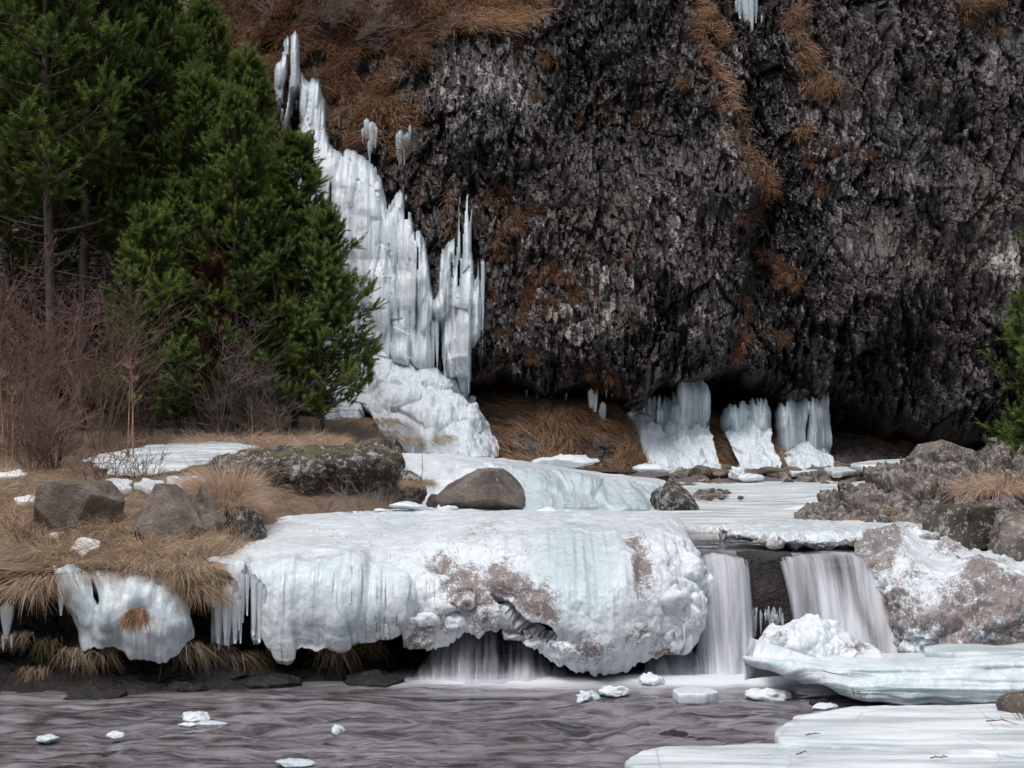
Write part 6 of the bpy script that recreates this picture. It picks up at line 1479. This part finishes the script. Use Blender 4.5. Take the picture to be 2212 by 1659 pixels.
V, fs, at = blades(base, dirn, rr.uniform(.16, .50, nn), np.full(nn, .0145), bend, 4, tone=np.clip(.34 + .26 * np.exp(-((sxi - gully(syi)) / 45.) ** 2) + .30 * cl2 + .22 * cl + .34 * topb * sstep(880, 980, sxi) + .2 * rr.normal(size=nn), 0, 1), rnd=rr)
tag(solid('cliff_grass', V, fs, M_GRASS_RUST, attrs=at, smooth=False, origin=(-2, 33, 8)), 'matted brown grass hanging over the cliff top and down its ridges', 'grass', kind='stuff')
# turf of the slope under the overhang
sxs, sys_ = pic(SLOPE_PTS)
W = np.where((sxs > 740) & (sxs < 2250), np.clip(SLOPE_VEG - .15, 0, 1) * sstep(1015, 990, sys_), 0)
i = scatter_on(SLOPE_PTS, W, 37000, rr)
base = SLOPE_PTS.reshape(-1, 3)[i] + rr.normal(size=(len(i), 3)) * .03; nn = len(i)
cl = vnoise(base * 1.2, 321); cl2 = vnoise(base * .7, 322); cl3 = vnoise(base * 3, 323)
dirn = np.stack([cl * .9 + .35 + rr.normal(size=nn) * .3, np.full(nn, -.9), .35 + rr.normal(size=nn) * .25], -1)
bend = np.stack([.35 + cl * .7, np.full(nn, -.35), -1.5 * rr.uniform(.6, 1.3, nn)], -1)
V, fs, at = blades(base, dirn, rr.uniform(.25, .62, nn), np.full(nn, .0095), bend, 4, tone=np.clip(.40 + .40 * cl2 + .28 * cl3 + .2 * rr.normal(size=nn), 0, 1), rnd=rr)
tag(solid('slope_grass', V, fs, M_GRASS_SLOPE, attrs=at, smooth=False, origin=(3, 31, 2)), 'long combed brown grass on the slope under the overhang', 'grass', kind='stuff')
# single tufts rooted in the cliff
ct = [tuft(20 + k, 170, .26, 1.0, .1, (0, -.7), .012, .6, .07, (0, .25, 0)) for k in range(3)]
for m_ in ct: m_.materials.append(M_GRASS_TUFT)
spots = [(1085, 425, 1.1), (1100, 465, 1.0), (1118, 488, 1.1), (1160, 462, 1.1), (1030, 480, .9), (1050, 430, 1.0), (1075, 550, .9), (1140, 640, 1.2), (1165, 600, 1.0), (1195, 590, 1.2), (1225, 600, .9), (1130, 690, .9), (1180, 660, 1.2), (1210, 690, .9), (1240, 640, 1.), (1290, 640, .8), (1150, 770, .8), (1280, 800, 1.), (1300, 830, 1.), (1320, 810, 1.1), (1345, 835, 1.), (1370, 700, .7), (1600, 735, 1.3), (1605, 690, .7), (1610, 655, .6), (1650, 555, 1.), (1672, 570, .9), (1700, 590, 1.1), (1735, 565, 1.), (1720, 615, .9), (1680, 610, .8), (1690, 730, .9), (1590, 770, 1.), (1660, 720, .7), (1500, 625, .6), (1180, 130, 1.1), (1125, 105, 1.), (1380, 260, .7), (1310, 240, .8), (1250, 130, .7), (1160, 210, .7), (1480, 180, .9), (1500, 70, 1.), (1545, 215, .7), (1800, 325, .8), (1840, 330, .8), (1880, 335, .7), (1770, 410, 1.), (1745, 350, 1.), (1690, 330, .8), (2085, 35, 1.3), (2100, 60, .8), (2150, 70, .7), (2020, 190, .6), (1620, 480, .9), (1600, 470, .8), (1640, 440, 1.1), (1130, 540, .8), (1060, 640, .9), (1090, 720, .7), (1075, 780, .9), (1260, 560, .5), (1350, 560, .5), (1255, 260, .5)]
for i, (x, y, s) in enumerate(spots):
    j = np.argmin((sxc - x) ** 2 + (syc - y) ** 2); p = CLIFF_PTS.reshape(-1, 3)[j]
    o = put('grass_tuft', ct[i % 3], None, None, (p[0], p[1] - .02, p[2]), (math.radians(78), 0, (i * 1.7) % 1.2 - .6), (s, s, s))
    zone = ('beside the frozen waterfall' if x < 1130 and y > 380 else 'under the turf of the cliff top' if y < 300 and x < 1420 else 'on the grey pitted face right of the frozen waterfall' if x < 1270 else 'on the lip of the overhang above the slope' if x < 1480 else 'along the dark gully' if x < 1760 and y < 500 else 'above the small frozen falls' if x < 1760 else 'high on the right of the cliff')
    tag(o, 'small rust grass tuft ' + zone, 'grass', 'grass tufts on the rock ' + zone)
# twigs and grit on the ice
segs = []
for k in range(150):
    q = [(1000, 1180, 70, 45), (1380, 1200, 30, 40), (1080, 1240, 60, 30), (1240, 1400, 80, 20), (1460, 1290, 50, 60), (750, 1180, 120, 40)][k % 6]
    x, y = rr.normal(q[0], q[2] * .6), rr.normal(q[1], q[3] * .6)
    j = np.argmin((pic(A)[0] - x) ** 2 + (pic(A)[1] - y) ** 2); p = A.reshape(-1, 3)[j] + np.array([0, -.12, .06])
    e = rr.normal(size=3); e = e / np.linalg.norm(e) * rr.uniform(.02, .07)
    segs.append((*p, *(p + e), .0025, .0015))
V, Fq = tubes(segs, 3)
tag(solid('twig_litter', V, [Fq], M_TWIG), 'bits of twig and grit frozen onto the great shelf', 'litter', kind='stuff')
o = thing('lone_stem', (P(905, 1085, 20.6)[0], 20.6, 1.45), 'single thin bent stem standing before the white ice terrace', 'dead plant')
segs = []; tube_path([np.array([-.01, 0, 0]), np.array([.02, 0, .25]), np.array([.045, 0, .45]), np.array([.04, 0, .68])], .006, .004, segs)
V, Fq = tubes(segs, 5); put('stem', make_mesh('stem', V, [Fq]), M_STALK, o)

# fallen twigs on the near ice
rt = np.random.default_rng(5)
for x, y, z, L, lb in [(1560, 1612, .09, .10, 'short dark twig on the near ice sheet by the water'), (1720, 1632, .09, .16, 'thin curved twig in the middle of the near ice sheet'), (2010, 1640, .09, .18, 'dark stick lying on the near ice sheet'), (1690 + 50, 1590, .12, .14, 'curved twig on the streaked ice behind the near sheet'), (2130, 1560, .12, .30, 'branched twig before the dark brown stone'), (2180, 1500, .45, .45, 'long thin twig arching over the thick slab edge')]:
    X_, d_ = on_level(x, y, z); segs = []
    a_ = rt.uniform(-.5, .5); p_ = np.array([0, 0, 0.]); e_ = np.array([math.cos(a_), math.sin(a_), .15]); pts_ = [p_]
    for k in range(4): pts_.append(pts_[-1] + e_ * L / 4); e_ = e_ + rt.normal(size=3) * .3; e_[2] *= .4
    tube_path(pts_, .006, .003, segs)
    for k in range(3):
        b_ = pts_[1 + k]; g_ = rt.normal(size=3); g_[2] = abs(g_[2]) * .5; tube_path([b_, b_ + g_ / np.linalg.norm(g_) * L * .3], .003, .0015, segs)
    V, Fq = tubes(segs, 5)
    tag(put('twig', make_mesh('twig', V, [Fq]), M_TWIG, None, (X_, d_, z + .01)), lb, 'twig', 'twigs lying on the river ice')
